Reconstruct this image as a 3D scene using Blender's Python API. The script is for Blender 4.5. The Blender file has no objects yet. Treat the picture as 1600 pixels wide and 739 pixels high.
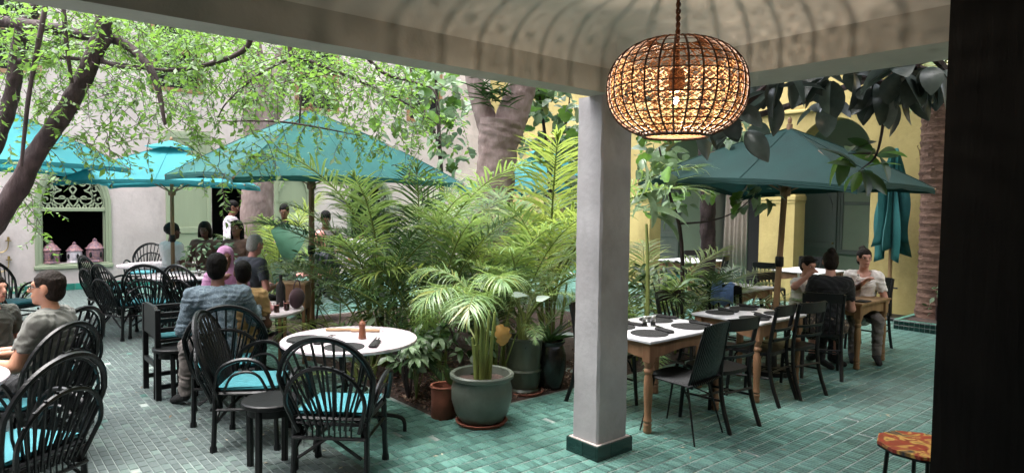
import bpy, math, random
import numpy as np
from mathutils import Vector, Matrix, Euler
random.seed(7); np.random.seed(7)
R = math.radians
scene = bpy.context.scene
COL = scene.collection
# ---------------------------------------------------------------- camera
# X runs along the courtyard's back wall, Y towards it; the camera stands under the corner of the gallery
EYE = 1.75
cam = bpy.data.cameras.new('camera')
cam.sensor_fit = 'HORIZONTAL'; cam.sensor_width = 36.0; cam.lens = 1025 / 1600 * 36.0
cam.clip_start = 0.05; cam.clip_end = 400
co = bpy.data.objects.new('camera', cam); COL.objects.link(co)
CM = (Matrix.Rotation(R(-40), 3, 'Z') @ Matrix.Rotation(R(90 - 2.8), 3, 'X') @ Matrix.Rotation(R(0.68), 3, 'Z'))
co.matrix_world = Matrix.Translation((0, 0, EYE)) @ CM.to_4x4()
scene.camera = co
FWD = Vector((math.cos(R(50)), math.sin(R(50)), 0))
def _ray(px, py): return CM @ Vector(((px - 800) / 1025, -(py - 369.5) / 1025, -1.0))
def at(px, py, z=0.0):            # survey helper: sight line to a height
    d = _ray(px, py); t = (z - EYE) / d.z
    return Vector((0, 0, EYE)) + d * t
def dp(px, py, depth):            # survey helper: sight line to a distance from the camera
    d = _ray(px, py); return Vector((0, 0, EYE)) + d * (depth / d.dot(FWD))
def vp(px, py, v):                # sight line to the plane y = v
    d = _ray(px, py); return Vector((0, 0, EYE)) + d * (v / d.y)
def up(px, py, u):                # sight line to the plane x = u
    d = _ray(px, py); return Vector((0, 0, EYE)) + d * (u / d.x)
# ---------------------------------------------------------------- world, sun, exposure
SUN_EL, SUN_AZ = R(76), R(150)          # azimuth of the sun, from +X towards +Y
w = bpy.data.worlds.new('World'); scene.world = w; w.use_nodes = True
nt = w.node_tree
sky = nt.nodes.new('ShaderNodeTexSky'); sky.sky_type = 'NISHITA'; sky.sun_disc = False
sky.sun_elevation = SUN_EL; sky.sun_rotation = math.pi / 2 - SUN_AZ
sky.air_density = 1.0; sky.dust_density = 4.0; sky.ozone_density = 1.0
hsv = nt.nodes.new('ShaderNodeHueSaturation'); hsv.inputs['Saturation'].default_value = 0.35
nt.links.new(sky.outputs[0], hsv.inputs['Color'])
nt.links.new(hsv.outputs[0], nt.nodes['Background'].inputs[0])
nt.nodes['Background'].inputs[1].default_value = 0.15
sl = bpy.data.lights.new('sun', 'SUN'); sl.energy = 0.6; sl.angle = R(60); sl.color = (1.0, 0.97, 0.92)
so = bpy.data.objects.new('sun', sl); COL.objects.link(so)
sd = Vector((math.cos(SUN_EL) * math.cos(SUN_AZ), math.cos(SUN_EL) * math.sin(SUN_AZ), math.sin(SUN_EL)))
so.rotation_euler = sd.to_track_quat('Z', 'Y').to_euler()
vs = scene.view_settings
vs.view_transform = 'Standard'; vs.look = 'None'; vs.gamma = 1.0; vs.use_curve_mapping = False
vs.exposure = 3.0
scene.cycles.max_bounces = 10; scene.cycles.diffuse_bounces = 5; scene.cycles.transparent_max_bounces = 16
scene.cycles.use_denoising = True
scene.cycles.caustics_reflective = False; scene.cycles.caustics_refractive = False
scene.cycles.sample_clamp_indirect = 8.0
# ---------------------------------------------------------------- materials
def srgb(h):
    h = h.lstrip('#'); c = [int(h[i:i + 2], 16) / 255 for i in (0, 2, 4)]
    return tuple(x / 12.92 if x <= .04045 else ((x + .055) / 1.055) ** 2.4 for x in c) + (1,)
def mix(a, b, t): return tuple(a[i] * (1 - t) + b[i] * t for i in range(3)) + (1,)
def mat(name, col, rough=0.6, var=0.25, scale=6.0, bump=0.0, bscale=40.0, metal=0.0, col2=None, rnd=0.0,
        spec=0.5, trans=0.0, stretch=None, detail=5.0, coat=0.0, rvar=0.0, tcol=None, rcol=None, sheen=0.0):
    """principled surface: noise-varied colour, per-piece variation, fine bump, optional leaf translucency"""
    m = bpy.data.materials.new(name); m.use_nodes = True
    n = m.node_tree.nodes; l = m.node_tree.links
    b = n['Principled BSDF']; out = n['Material Output']
    col = tuple(col[:3]) + (1,)
    c2 = col2 if col2 else tuple(c * (1 - var) for c in col[:3]) + (1,)
    tc = n.new('ShaderNodeTexCoord'); mp = n.new('ShaderNodeMapping')
    l.new(tc.outputs['Object'], mp.inputs[0])
    oi = n.new('ShaderNodeObjectInfo')
    mu = n.new('ShaderNodeVectorMath'); mu.operation = 'SCALE'
    cmb = n.new('ShaderNodeCombineXYZ')
    for i in range(3): l.new(oi.outputs['Random'], cmb.inputs[i])
    l.new(cmb.outputs[0], mu.inputs[0]); mu.inputs['Scale'].default_value = 17.0
    l.new(mu.outputs[0], mp.inputs['Location'])
    if stretch: mp.inputs['Scale'].default_value = stretch
    nz = n.new('ShaderNodeTexNoise'); nz.inputs['Scale'].default_value = scale; nz.inputs['Detail'].default_value = detail
    nz.inputs['Roughness'].default_value = 0.62
    l.new(mp.outputs[0], nz.inputs['Vector'])
    rp = n.new('ShaderNodeValToRGB'); rp.color_ramp.elements[0].position = 0.34; rp.color_ramp.elements[1].position = 0.68
    rp.color_ramp.elements[0].color = c2; rp.color_ramp.elements[1].color = col
    l.new(nz.outputs['Fac'], rp.inputs[0])
    cs = rp.outputs[0]
    if rnd > 0:
        ge = n.new('ShaderNodeNewGeometry')
        ad = n.new('ShaderNodeMath'); ad.operation = 'ADD'; fr = n.new('ShaderNodeMath'); fr.operation = 'FRACT'
        l.new(ge.outputs['Random Per Island'], ad.inputs[0]); l.new(oi.outputs['Random'], ad.inputs[1]); l.new(ad.outputs[0], fr.inputs[0])
        mr = n.new('ShaderNodeMapRange'); mr.inputs['To Min'].default_value = 1 - rnd; mr.inputs['To Max'].default_value = 1 + rnd
        l.new(fr.outputs[0], mr.inputs[0])
        vm = n.new('ShaderNodeVectorMath'); vm.operation = 'SCALE'
        l.new(cs, vm.inputs[0]); l.new(mr.outputs[0], vm.inputs['Scale']); cs = vm.outputs[0]
        if rcol:
            mx = n.new('ShaderNodeMix'); mx.data_type = 'RGBA'
            gt = n.new('ShaderNodeMapRange'); gt.inputs['From Min'].default_value = 0.72; gt.inputs['From Max'].default_value = 1.0
            m7 = n.new('ShaderNodeMath'); m7.operation = 'MULTIPLY'; m7.inputs[1].default_value = 7.31
            f7 = n.new('ShaderNodeMath'); f7.operation = 'FRACT'
            l.new(fr.outputs[0], m7.inputs[0]); l.new(m7.outputs[0], f7.inputs[0]); l.new(f7.outputs[0], gt.inputs[0])
            l.new(gt.outputs[0], mx.inputs[0]); l.new(cs, mx.inputs[6]); mx.inputs[7].default_value = rcol; cs = mx.outputs[2]
    l.new(cs, b.inputs['Base Color'])
    b.inputs['Roughness'].default_value = rough; b.inputs['Metallic'].default_value = metal
    b.inputs['Specular IOR Level'].default_value = spec
    b.inputs['Coat Weight'].default_value = coat; b.inputs['Coat Roughness'].default_value = 0.15
    if sheen: b.inputs['Sheen Weight'].default_value = sheen
    if rvar:
        mr = n.new('ShaderNodeMapRange'); mr.inputs['To Min'].default_value = rough - rvar; mr.inputs['To Max'].default_value = rough + rvar
        l.new(nz.outputs['Fac'], mr.inputs[0]); l.new(mr.outputs[0], b.inputs['Roughness'])
    if bump:
        n2 = n.new('ShaderNodeTexNoise'); n2.inputs['Scale'].default_value = bscale; n2.inputs['Detail'].default_value = 4
        l.new(mp.outputs[0], n2.inputs['Vector'])
        bp = n.new('ShaderNodeBump'); bp.inputs['Strength'].default_value = bump; bp.inputs['Distance'].default_value = 0.02
        l.new(n2.outputs['Fac'], bp.inputs['Height']); l.new(bp.outputs[0], b.inputs['Normal'])
    if trans:
        t = n.new('ShaderNodeBsdfTranslucent'); ms = n.new('ShaderNodeMixShader'); ms.inputs[0].default_value = trans
        if tcol: t.inputs[0].default_value = tcol
        else: l.new(cs, t.inputs[0])
        l.new(b.outputs[0], ms.inputs[1]); l.new(t.outputs[0], ms.inputs[2]); l.new(ms.outputs[0], out.inputs[0])
    return m
def emis(name, col, s):
    m = bpy.data.materials.new(name); m.use_nodes = True; b = m.node_tree.nodes['Principled BSDF']
    b.inputs['Base Color'].default_value = col; b.inputs['Emission Color'].default_value = col; b.inputs['Emission Strength'].default_value = s
    return m
def glassm(name, col=(1, 1, 1, 1), rough=0.02):
    m = bpy.data.materials.new(name); m.use_nodes = True; b = m.node_tree.nodes['Principled BSDF']
    b.inputs['Base Color'].default_value = col; b.inputs['Transmission Weight'].default_value = 1.0; b.inputs['Roughness'].default_value = rough
    b.inputs['IOR'].default_value = 1.3
    return m
M = {}
M['plaster'] = mat('plaster', srgb('#cbbdb8'), .85, .10, .8, .25, 22, col2=srgb('#ab9f9a'), detail=8)
M['portico'] = mat('portico_plaster', srgb('#9c9a9b'), .8, .12, 2.0, .14, 26, col2=srgb('#827f80'), detail=8)
M['beam'] = mat('beam_plaster', srgb('#a5a197'), .8, .12, 2.5, .15, 30)
M['ceiling'] = mat('ceiling_plaster', srgb('#c2bdb4'), .85, .08, 1.5, .12, 25)
M['yellow'] = mat('yellow_plaster', srgb('#ad9c66'), .85, .14, .9, .25, 20, col2=srgb('#91814e'), detail=8)
M['green_wall'] = mat('green_plaster', srgb('#8f9680'), .85, .12, 1.5, .15, 20)
M['green_wood'] = mat('green_wood', srgb('#8d967a'), .6, .10, 5, .1, 60, stretch=(1, 1, .1))
M['grey_wood'] = mat('grey_wood', srgb('#6d7168'), .6, .12, 5, .1, 60, stretch=(1, 1, .1))
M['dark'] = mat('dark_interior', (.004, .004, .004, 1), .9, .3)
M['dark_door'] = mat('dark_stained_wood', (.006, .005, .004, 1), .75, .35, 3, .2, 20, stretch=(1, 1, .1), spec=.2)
M['tile'] = mat('glazed_green_tile', srgb('#557a72'), .32, .3, 9, .12, 60, col2=srgb('#42655d'), rnd=.32, spec=.5, rvar=.1, rcol=srgb('#5f877c'))
M['tile_grey'] = mat('worn_sky_greyed_green_tile', srgb('#505a58'), .48, .25, 9, .12, 60, col2=srgb('#465150'), rnd=.12, spec=.5, rvar=.1, rcol=srgb('#5a6b65'))  # grey tile of its own, sky reflection also mixed into the colour
M['tile_dark'] = mat('dark_green_tile', srgb('#0b2c28'), .22, .3, 9, .1, 30, rnd=.25, spec=.5)
M['tile_teal'] = mat('teal_tile', srgb('#2f8070'), .3, .25, 9, .1, 30, rnd=.25)
M['grout'] = mat('grout', srgb('#949d98'), .9, .4, 3, .3, 60, col2=srgb('#687370'), detail=8)
M['soil'] = mat('soil', srgb('#4a3830'), .95, .5, 14, .9, 40, col2=srgb('#2a1f1b'), detail=8)
M['mulch'] = mat('mulch_chip', srgb('#6b4e42'), .9, .4, 8, .2, 30, rnd=.55, rcol=srgb('#a08a78'))
M['black'] = mat('black_lacquer_cane', (.0042, .0048, .0055, 1), .34, .4, 10, .15, 60, spec=.32)
M['blackw'] = mat('black_painted_wood', (.0045, .0047, .005, 1), .42, .4, 10, .1, 60, spec=.28)
M['blackm'] = mat('black_mat', (.007, .007, .0075, 1), .85, .4, 40, .5, 120)
M['cushion'] = mat('turquoise_canvas', srgb('#186c75'), .85, .12, 8, .25, 260, sheen=.2)
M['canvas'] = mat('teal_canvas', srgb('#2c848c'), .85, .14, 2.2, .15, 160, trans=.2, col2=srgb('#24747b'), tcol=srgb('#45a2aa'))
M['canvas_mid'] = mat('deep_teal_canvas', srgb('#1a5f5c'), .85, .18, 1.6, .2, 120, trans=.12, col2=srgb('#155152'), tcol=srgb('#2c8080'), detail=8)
M['canvas_dark_shaded'] = mat('dark_shaded_teal_canvas', srgb('#0b3a36'), .85, .2, 1.6, .2, 120, trans=.05, col2=srgb('#082d2a'), tcol=srgb('#1c5f5c'), detail=8)  # dark teal of its own, with terrace shade partly put into the colour
M['pole'] = mat('brown_pole_wood', srgb('#8a6848'), .5, .25, 8, .1, 60, stretch=(1, 1, .08))
M['marble'] = mat('white_marble', srgb('#d6cbd0'), .28, .2, 7, .05, 60, col2=srgb('#a99ca2'), detail=9, rvar=.08)
M['marble2'] = mat('white_stone_top', srgb('#cfcdd0'), .3, .2, 6, .05, 60, col2=srgb('#a6a5aa'), detail=9)
M['pine'] = mat('worn_pine', srgb('#8f6b4c'), .6, .3, 6, .15, 60, col2=srgb('#694832'), stretch=(1, 1, .12), detail=7)
M['pine2'] = mat('pale_worn_pine', srgb('#9c7c54'), .65, .35, 6, .2, 60, col2=srgb('#66492c'), stretch=(1, 1, .12), detail=7)
M['iron'] = mat('black_iron', (.006, .006, .006, 1), .5, .3, 12, .1, 60, spec=.3)
M['rattan'] = mat('dark_rattan', srgb('#63402a'), .55, .4, 30, .2, 100, rnd=.2)
M['cane'] = mat('honey_cane', srgb('#b58a5c'), .5, .3, 30, .1, 100, rnd=.2)
M['bulb'] = emis('bulb_glow', (1, .83, .66, 1), 620)
M['brass'] = mat('aged_brass', srgb('#b29a66'), .35, .3, 10, metal=.9)
M['terracotta'] = mat('terracotta', srgb('#8a4f3c'), .85, .3, 5, .3, 40, col2=srgb('#673a2d'), detail=8)
M['greypot'] = mat('grey_green_glaze', srgb('#5c625a'), .38, .3, 4, .15, 30, col2=srgb('#454a42'), rvar=.12, detail=8)
M['greenpot'] = mat('olive_glaze', srgb('#474d40'), .3, .3, 4, .12, 30, col2=srgb('#33382e'), rvar=.1)
M['blackpot'] = mat('black_glaze', (.012, .012, .011, 1), .22, .4, 4, .1, 30)
M['bark'] = mat('dark_bark', srgb('#4a3c3c'), .9, .45, 9, 1.0, 26, col2=srgb('#2b2122'), stretch=(1, 1, .45), detail=9)
M['bark_pink'] = mat('smooth_pinkish_bark', srgb('#8a7873'), .9, .3, 5, .8, 22, col2=srgb('#675550'), stretch=(1, 1, .5), detail=9)
M['bark_palm'] = mat('palm_bark', srgb('#765a4c'), .9, .45, 10, 1.0, 30, col2=srgb('#493329'), stretch=(.4, .4, 1), detail=8)
def leaf(name, c, c2, tr=.35, rough=.4, rnd=.4, tc=None, spec=.5, rc=None): return mat(name, srgb(c), rough, .2, 5, 0, col2=srgb(c2), rnd=rnd, trans=tr, tcol=srgb(tc) if tc else None, spec=spec, rcol=srgb(rc) if rc else None)
M['leaf_tree'] = mat('small_tree_leaf', srgb('#5f8340'), .4, .2, 5, 0, col2=srgb('#405f28'), rnd=.5, trans=.4, tcol=srgb('#7ca443'), rcol=srgb('#2c4524'))
M['leaf_dark'] = leaf('dark_shrub_leaf', '#3e5c2e', '#27401f', .25)
M['leaf_pale'] = leaf('pale_broad_leaf', '#8da083', '#66805a', .3, .32)
M['leaf_fig'] = leaf('fig_leaf', '#6f9440', '#47692a', .35, .4)
M['leaf_rubber'] = leaf('rubber_leaf', '#56605a', '#36403a', .14, .3, .5, spec=.5)
M['palm'] = leaf('palm_leaflet', '#7b9468', '#577546', .32, .34, .35, tc='#96b45c', rc='#86803f')
M['palm_lime'] = leaf('lime_palm_leaflet', '#8a9e54', '#667e3a', .36, .4, .35, tc='#a6ba58', rc='#86803f')
M['palm_dark'] = leaf('dark_palm_leaflet', '#4f6a3c', '#344d28', .25, .36, .3)
M['stem'] = mat('green_stem', srgb('#6f7a3c'), .55, .3, 10)
M['leaf_silver'] = leaf('silver_leaf', '#98a69a', '#7c8c80', .2, .35)
M['alocasia'] = leaf('alocasia_leaf', '#55806a', '#446b54', .2, .35, .15)
SK = {'brown': srgb('#6b4534'), 'dark': srgb('#5d3b2e'), 'fair': srgb('#c08a76'), 'pink': srgb('#c98a80'), 'tan': srgb('#a8785f')}
for k, c in SK.items(): M['skin_' + k] = mat('skin_' + k, c, .5, .12, 12, .1, 120)
def cloth(name, c, var=.18, **k): M[name] = mat(name + '_cloth', srgb(c), .9, var, 9, .3, 180, sheen=.1, **k)

def stains(m, scale, strength, stretch):
    nn = m.node_tree; bs = nn.nodes['Principled BSDF']; src = bs.inputs['Base Color'].links[0].from_socket
    tc = nn.nodes.new('ShaderNodeTexCoord'); mp = nn.nodes.new('ShaderNodeMapping'); mp.inputs['Scale'].default_value = stretch; nn.links.new(tc.outputs['Object'], mp.inputs[0])
    nz = nn.nodes.new('ShaderNodeTexNoise'); nz.inputs['Scale'].default_value = scale; nz.inputs['Detail'].default_value = 9; nz.inputs['Roughness'].default_value = .68; nn.links.new(mp.outputs[0], nz.inputs['Vector'])
    mr = nn.nodes.new('ShaderNodeMapRange'); mr.inputs['From Min'].default_value = .5; mr.inputs['From Max'].default_value = .75; mr.inputs['To Min'].default_value = 1; mr.inputs['To Max'].default_value = 1 - strength; nn.links.new(nz.outputs['Fac'], mr.inputs[0])
    vm = nn.nodes.new('ShaderNodeVectorMath'); vm.operation = 'SCALE'; nn.links.new(src, vm.inputs[0]); nn.links.new(mr.outputs[0], vm.inputs['Scale']); nn.links.new(vm.outputs[0], bs.inputs['Base Color'])
stains(M['plaster'], 1.4, .35, (1, 1, .45)); stains(M['yellow'], 1.6, .4, (1, 1, .5)); stains(M['portico'], 3, .25, (1, 1, .5)); stains(M['tile'], 1.3, .45, (1, 1, 1)); stains(M['tile_grey'], 1.3, .4, (1, 1, 1)); stains(M['canvas_mid'], 2.5, .25, (1, 1, 1)); stains(M['canvas_dark_shaded'], 2.5, .3, (1, 1, 1)); stains(M['canvas'], 2.5, .18, (1, 1, 1)); stains(M['cushion'], 5, .2, (1, 1, 1))
# ---------------------------------------------------------------- mesh helpers
class MB:
    def __init__(s): s.v = []; s.f = []; s.m = []
    def add(s, vs, fs, mi=0):
        o = len(s.v); s.v.extend([tuple(p) for p in vs]); s.f.extend([tuple(o + i for i in f) for f in fs]); s.m.extend([mi] * len(fs)); return s
    def box(s, x0, x1, y0, y1, z0, z1, mi=0, b=0.0):
        return s.obox(((x0 + x1) / 2, (y0 + y1) / 2, (z0 + z1) / 2), (abs(x1 - x0), abs(y1 - y0), abs(z1 - z0)), None, mi, b)
    def obox(s, c, size, rot=None, mi=0, b=0.0):
        hx, hy, hz = [d / 2 for d in size]; c = Vector(c); vs = []; fs = []
        if b <= 0:
            vs = [Vector((x, y, z)) for x in (-hx, hx) for y in (-hy, hy) for z in (-hz, hz)]
            fs = [(0, 1, 3, 2), (4, 6, 7, 5), (0, 4, 5, 1), (2, 3, 7, 6), (0, 2, 6, 4), (1, 5, 7, 3)]
        else:
            b = min(b, hx * .9, hy * .9, hz * .9); idx = {}
            for sx in (-1, 1):
                for sy in (-1, 1):
                    for sz in (-1, 1):
                        for a in range(3):
                            p = [sx * (hx - b), sy * (hy - b), sz * (hz - b)]; p[a] = (sx * hx, sy * hy, sz * hz)[a]
                            idx[(sx, sy, sz, a)] = len(vs); vs.append(Vector(p))
            g = lambda sx, sy, sz, a: idx[(sx, sy, sz, a)]
            for q in (-1, 1):
                fs.append((g(q, -1, -1, 0), g(q, 1, -1, 0), g(q, 1, 1, 0), g(q, -1, 1, 0)))
                fs.append((g(-1, q, -1, 1), g(-1, q, 1, 1), g(1, q, 1, 1), g(1, q, -1, 1)))
                fs.append((g(-1, -1, q, 2), g(1, -1, q, 2), g(1, 1, q, 2), g(-1, 1, q, 2)))
                for r in (-1, 1):
                    fs.append((g(q, r, -1, 0), g(q, r, 1, 0), g(q, r, 1, 1), g(q, r, -1, 1)))
                    fs.append((g(q, -1, r, 0), g(q, 1, r, 0), g(q, 1, r, 2), g(q, -1, r, 2)))
                    fs.append((g(-1, q, r, 1), g(1, q, r, 1), g(1, q, r, 2), g(-1, q, r, 2)))
                    for t in (-1, 1): fs.append((g(q, r, t, 0), g(q, r, t, 1), g(q, r, t, 2)))
            fx = []
            for f in fs:      # outward winding
                a, b2, c2 = [vs[i] for i in f[:3]]; n = (b2 - a).cross(c2 - a); ce = sum((vs[i] for i in f), Vector()) / len(f)
                fx.append(f if n.dot(ce) > 0 else f[::-1])
            fs = fx
        if rot is not None: vs = [rot @ p for p in vs]
        return s.add([p + c for p in vs], fs, mi)
    def tube(s, pts, r, n=6, mi=0, closed=False, caps=True):
        pts = [Vector(p) for p in pts]; k = len(pts)
        rs = r if isinstance(r, (list, tuple)) else [r] * k
        vs = []; fs = []; nrm = None
        for i, p in enumerate(pts):
            if closed: t = pts[(i + 1) % k] - pts[i - 1]
            else: t = pts[min(i + 1, k - 1)] - pts[max(i - 1, 0)]
            if t.length < 1e-9: t = Vector((0, 0, 1))
            t.normalize()
            if nrm is None:
                a = Vector((0, 0, 1)) if abs(t.z) < .9 else Vector((1, 0, 0)); nrm = t.cross(a).normalized()
            else:
                nrm = nrm - t * nrm.dot(t)
                nrm = nrm.normalized() if nrm.length > 1e-6 else t.orthogonal().normalized()
            bn = t.cross(nrm)
            for j in range(n):
                an = 2 * math.pi * j / n; vs.append(p + (nrm * math.cos(an) + bn * math.sin(an)) * rs[i])
        for i in range(k if closed else k - 1):
            a = i * n; b = ((i + 1) % k) * n
            for j in range(n): fs.append((a + j, a + (j + 1) % n, b + (j + 1) % n, b + j))
        if caps and not closed: fs.append(tuple(range(n))[::-1]); fs.append(tuple((k - 1) * n + j for j in range(n)))
        return s.add(vs, fs, mi)
    def lathe(s, prof, n=24, c=(0, 0, 0), mi=0, cap0=False, cap1=False):
        vs = []; fs = []; k = len(prof)
        for r, z in prof:
            for j in range(n):
                a = 2 * math.pi * j / n; vs.append((c[0] + r * math.cos(a), c[1] + r * math.sin(a), c[2] + z))
        for i in range(k - 1):
            for j in range(n): fs.append((i * n + j, i * n + (j + 1) % n, (i + 1) * n + (j + 1) % n, (i + 1) * n + j))
        if cap0: fs.append(tuple(range(n))[::-1])
        if cap1: fs.append(tuple((k - 1) * n + j for j in range(n)))
        return s.add(vs, fs, mi)
    def prism(s, poly, a, b, axis='z', mi=0):
        """extrude a 2D polygon between a and b along an axis"""
        n = len(poly); P = {'z': lambda p, h: (p[0], p[1], h), 'y': lambda p, h: (p[0], h, p[1]), 'x': lambda p, h: (h, p[0], p[1])}[axis]
        vs = [P(p, a) for p in poly] + [P(p, b) for p in poly]
        fs = [tuple(range(n)), tuple(range(2 * n - 1, n - 1, -1))] + [(i, i + n, (i + 1) % n + n, (i + 1) % n) for i in range(n)]
        return s.add(vs, fs, mi)
    def ell(s, c, r, nu=12, nv=8, rot=None, mi=0):
        vs = []; fs = []; c = Vector(c)
        for i in range(nv + 1):
            th = math.pi * i / nv
            for j in range(nu):
                ph = 2 * math.pi * j / nu
                p = Vector((r[0] * math.sin(th) * math.cos(ph), r[1] * math.sin(th) * math.sin(ph), r[2] * math.cos(th)))
                vs.append(c + (rot @ p if rot is not None else p))
        for i in range(nv):
            for j in range(nu): fs.append((i * nu + j, (i + 1) * nu + j, (i + 1) * nu + (j + 1) % nu, i * nu + (j + 1) % nu))
        return s.add(vs, fs, mi)
    def mesh(s, name, mats, smooth=True, ang=40):
        me = bpy.data.meshes.new(name); me.from_pydata(s.v, [], s.f)
        for m in (mats if isinstance(mats, (list, tuple)) else [mats]): me.materials.append(M[m] if isinstance(m, str) else m)
        if any(s.m): me.polygons.foreach_set('material_index', s.m)
        if smooth:
            me.polygons.foreach_set('use_smooth', [True] * len(me.polygons)); me.set_sharp_from_angle(angle=R(ang))
        me.update(); return me
    def build(s, name, mats, parent=None, **k): return link(name, s.mesh(name, mats, **k), parent)
def link(name, me, parent=None, loc=None, rot=None, scl=None):
    o = bpy.data.objects.new(name, me); COL.objects.link(o)
    if parent is not None: o.parent = parent
    if loc is not None: o.location = loc
    if rot is not None: o.rotation_euler = rot
    if scl is not None: o.scale = scl if hasattr(scl, '__len__') else (scl,) * 3
    return o
def tag(o, label=None, cat=None, group=None, kind=None):
    if label: o['label'] = label
    if cat: o['category'] = cat
    if group: o['group'] = group
    if kind: o['kind'] = kind
    return o
def thing(name, label, cat, loc=(0, 0, 0), rz=0.0, group=None):
    o = bpy.data.objects.new(name, None); COL.objects.link(o); o.location = loc; o.rotation_euler = (0, 0, rz)
    o.empty_display_size = .1
    return tag(o, label, cat, group)
def struct(name, mb, m, **k): return tag(mb.build(name, m, **k), kind='structure')
KIDS = {}
def kids(o): return [c for c in o.children]
def dup(o, loc=None, rz=None, label=None, group=None, parent=None, scl=None):
    c = o.copy(); COL.objects.link(c)
    if parent is not None: c.parent = parent
    if loc is not None: c.location = loc
    if rz is not None: c.rotation_euler = (0, 0, rz)
    if scl: c.scale = (scl,) * 3
    if label: c['label'] = label
    if group: c['group'] = group
    for ch in kids(o): dup(ch, parent=c)
    return c
def bez(pts, n=12):
    """Catmull-Rom through the points"""
    P = [Vector(p) for p in pts]; P = [P[0] * 2 - P[1]] + P + [P[-1] * 2 - P[-2]]; out = []
    for i in range(1, len(P) - 2):
        for k in range(n):
            t = k / n; a, b, c, d = P[i - 1:i + 3]
            out.append(.5 * ((2 * b) + (c - a) * t + (2 * a - 5 * b + 4 * c - d) * t * t + (3 * b - a - 3 * c + d) * t ** 3))
    out.append(P[-2]); return out
def face_to(a, b): return math.atan2(b[1] - a[1], b[0] - a[0]) - math.pi / 2     # heading so that local +Y points from a to b
# ================================================================ THE SETTING
WALL_Y, FAC_X = 15.09, 11.77
# ---- floor: grout bed + glazed tiles laid on it
g = MB(); g.box(-6, 16, -4, 18, -.25, 0.0); floor = struct('floor', g, 'grout')
BED = (2.93, 7.6, 4.37, 9.6)       # planting bed x0 x1 y0 y1
def cam_px(p):
    v = CM.transposed() @ (Vector(p) - Vector((0, 0, EYE)))
    if v.z > -.2: return None
    return 800 - 1025 * v.x / v.z, 369.5 + 1025 * v.y / v.z
tiles = []
def rows_b():
    y = -.6; k = 0
    while y < 14.9:
        x = 2.02 + random.uniform(0, .03); dense = y < 3.0
        while x < FAC_X - .02:
            wd = random.choice([.03, .034, .034, .04] if dense and x > 3.2 else [.036, .045, .055, .065])
            tiles.append((x, x + wd - .003, y, y + .118 - .012)); x += wd
        y += .118; k += 1
def cols_a():
    x = -3.0; k = 0
    while x < 2.0:
        wd = random.choice([.05, .054, .058]); y = -.5 + random.uniform(0, .12)
        while y < 15.0:
            L = random.choice([.085, .1, .105, .11]); tiles.append((x, x + wd - .004, y, y + L - .004)); y += L
        x += wd
rows_b(); cols_a()
vis = []
for t in tiles:
    cx, cy = (t[0] + t[1]) / 2, (t[2] + t[3]) / 2
    if BED[0] - .02 < cx < BED[1] + .02 and BED[2] - .02 < cy < BED[3] + .02: continue
    p = cam_px((cx, cy, 0))
    if p is None: continue
    far = math.hypot(cx, cy)
    if not (-250 < p[0] < 1850): continue
    inside = -5 < p[0] < 1460 and p[1] < 742
    vis.append((far if inside else far + 100, t))
vis.sort(key=lambda q: q[0])
def tile_verts(t, z0, z1, b=.004, rr=.0008):
    x0, x1, y0, y1 = t; zz = [z1 + random.uniform(-rr, rr) for _ in range(4)]
    return ([(x0, y0, z0), (x1, y0, z0), (x1, y1, z0), (x0, y1, z0), (x0 + b, y0 + b, zz[0]), (x1 - b, y0 + b, zz[1]), (x1 - b, y1 - b, zz[2]), (x0 + b, y1 - b, zz[3])],
            [(4, 5, 6, 7), (0, 1, 5, 4), (1, 2, 6, 5), (2, 3, 7, 6), (3, 0, 4, 7)])
tmesh = {}
def tmat(t): return 'tile_grey' if t[1] < 2.02 and random.random() < .99 else 'tile'
for d, t in vis[:300]:
    key = (round(t[1] - t[0], 3), round(t[3] - t[2], 3), tmat(t))
    if key not in tmesh:
        q = MB(); hx, hy = key[0] / 2, key[1] / 2; q.add(*tile_verts((-hx, hx, -hy, hy), 0, .0065)); tmesh[key] = q.mesh('tile', key[2], smooth=False)
    link('tile', tmesh[key], floor, ((t[0] + t[1]) / 2, (t[2] + t[3]) / 2, random.uniform(-.0006, .0006)), (random.gauss(0, .004), random.gauss(0, .004), random.gauss(0, .006)))
V = []; F = []; MI = []
for d, t in vis[300:]:
    if random.random() < .004: continue
    vv, ff = tile_verts(t, 0, .0065); o = len(V); V += vv; F += [tuple(o + i for i in f) for f in ff]; MI += [1 if tmat(t) == 'tile_grey' else 0] * 5
me = bpy.data.meshes.new('floor_tiles'); me.from_pydata(V, [], F); me.materials.append(M['tile']); me.materials.append(M['tile_grey']); me.polygons.foreach_set('material_index', MI); me.update()
tag(link('floor_tiles', me, floor), kind='stuff')
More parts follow.
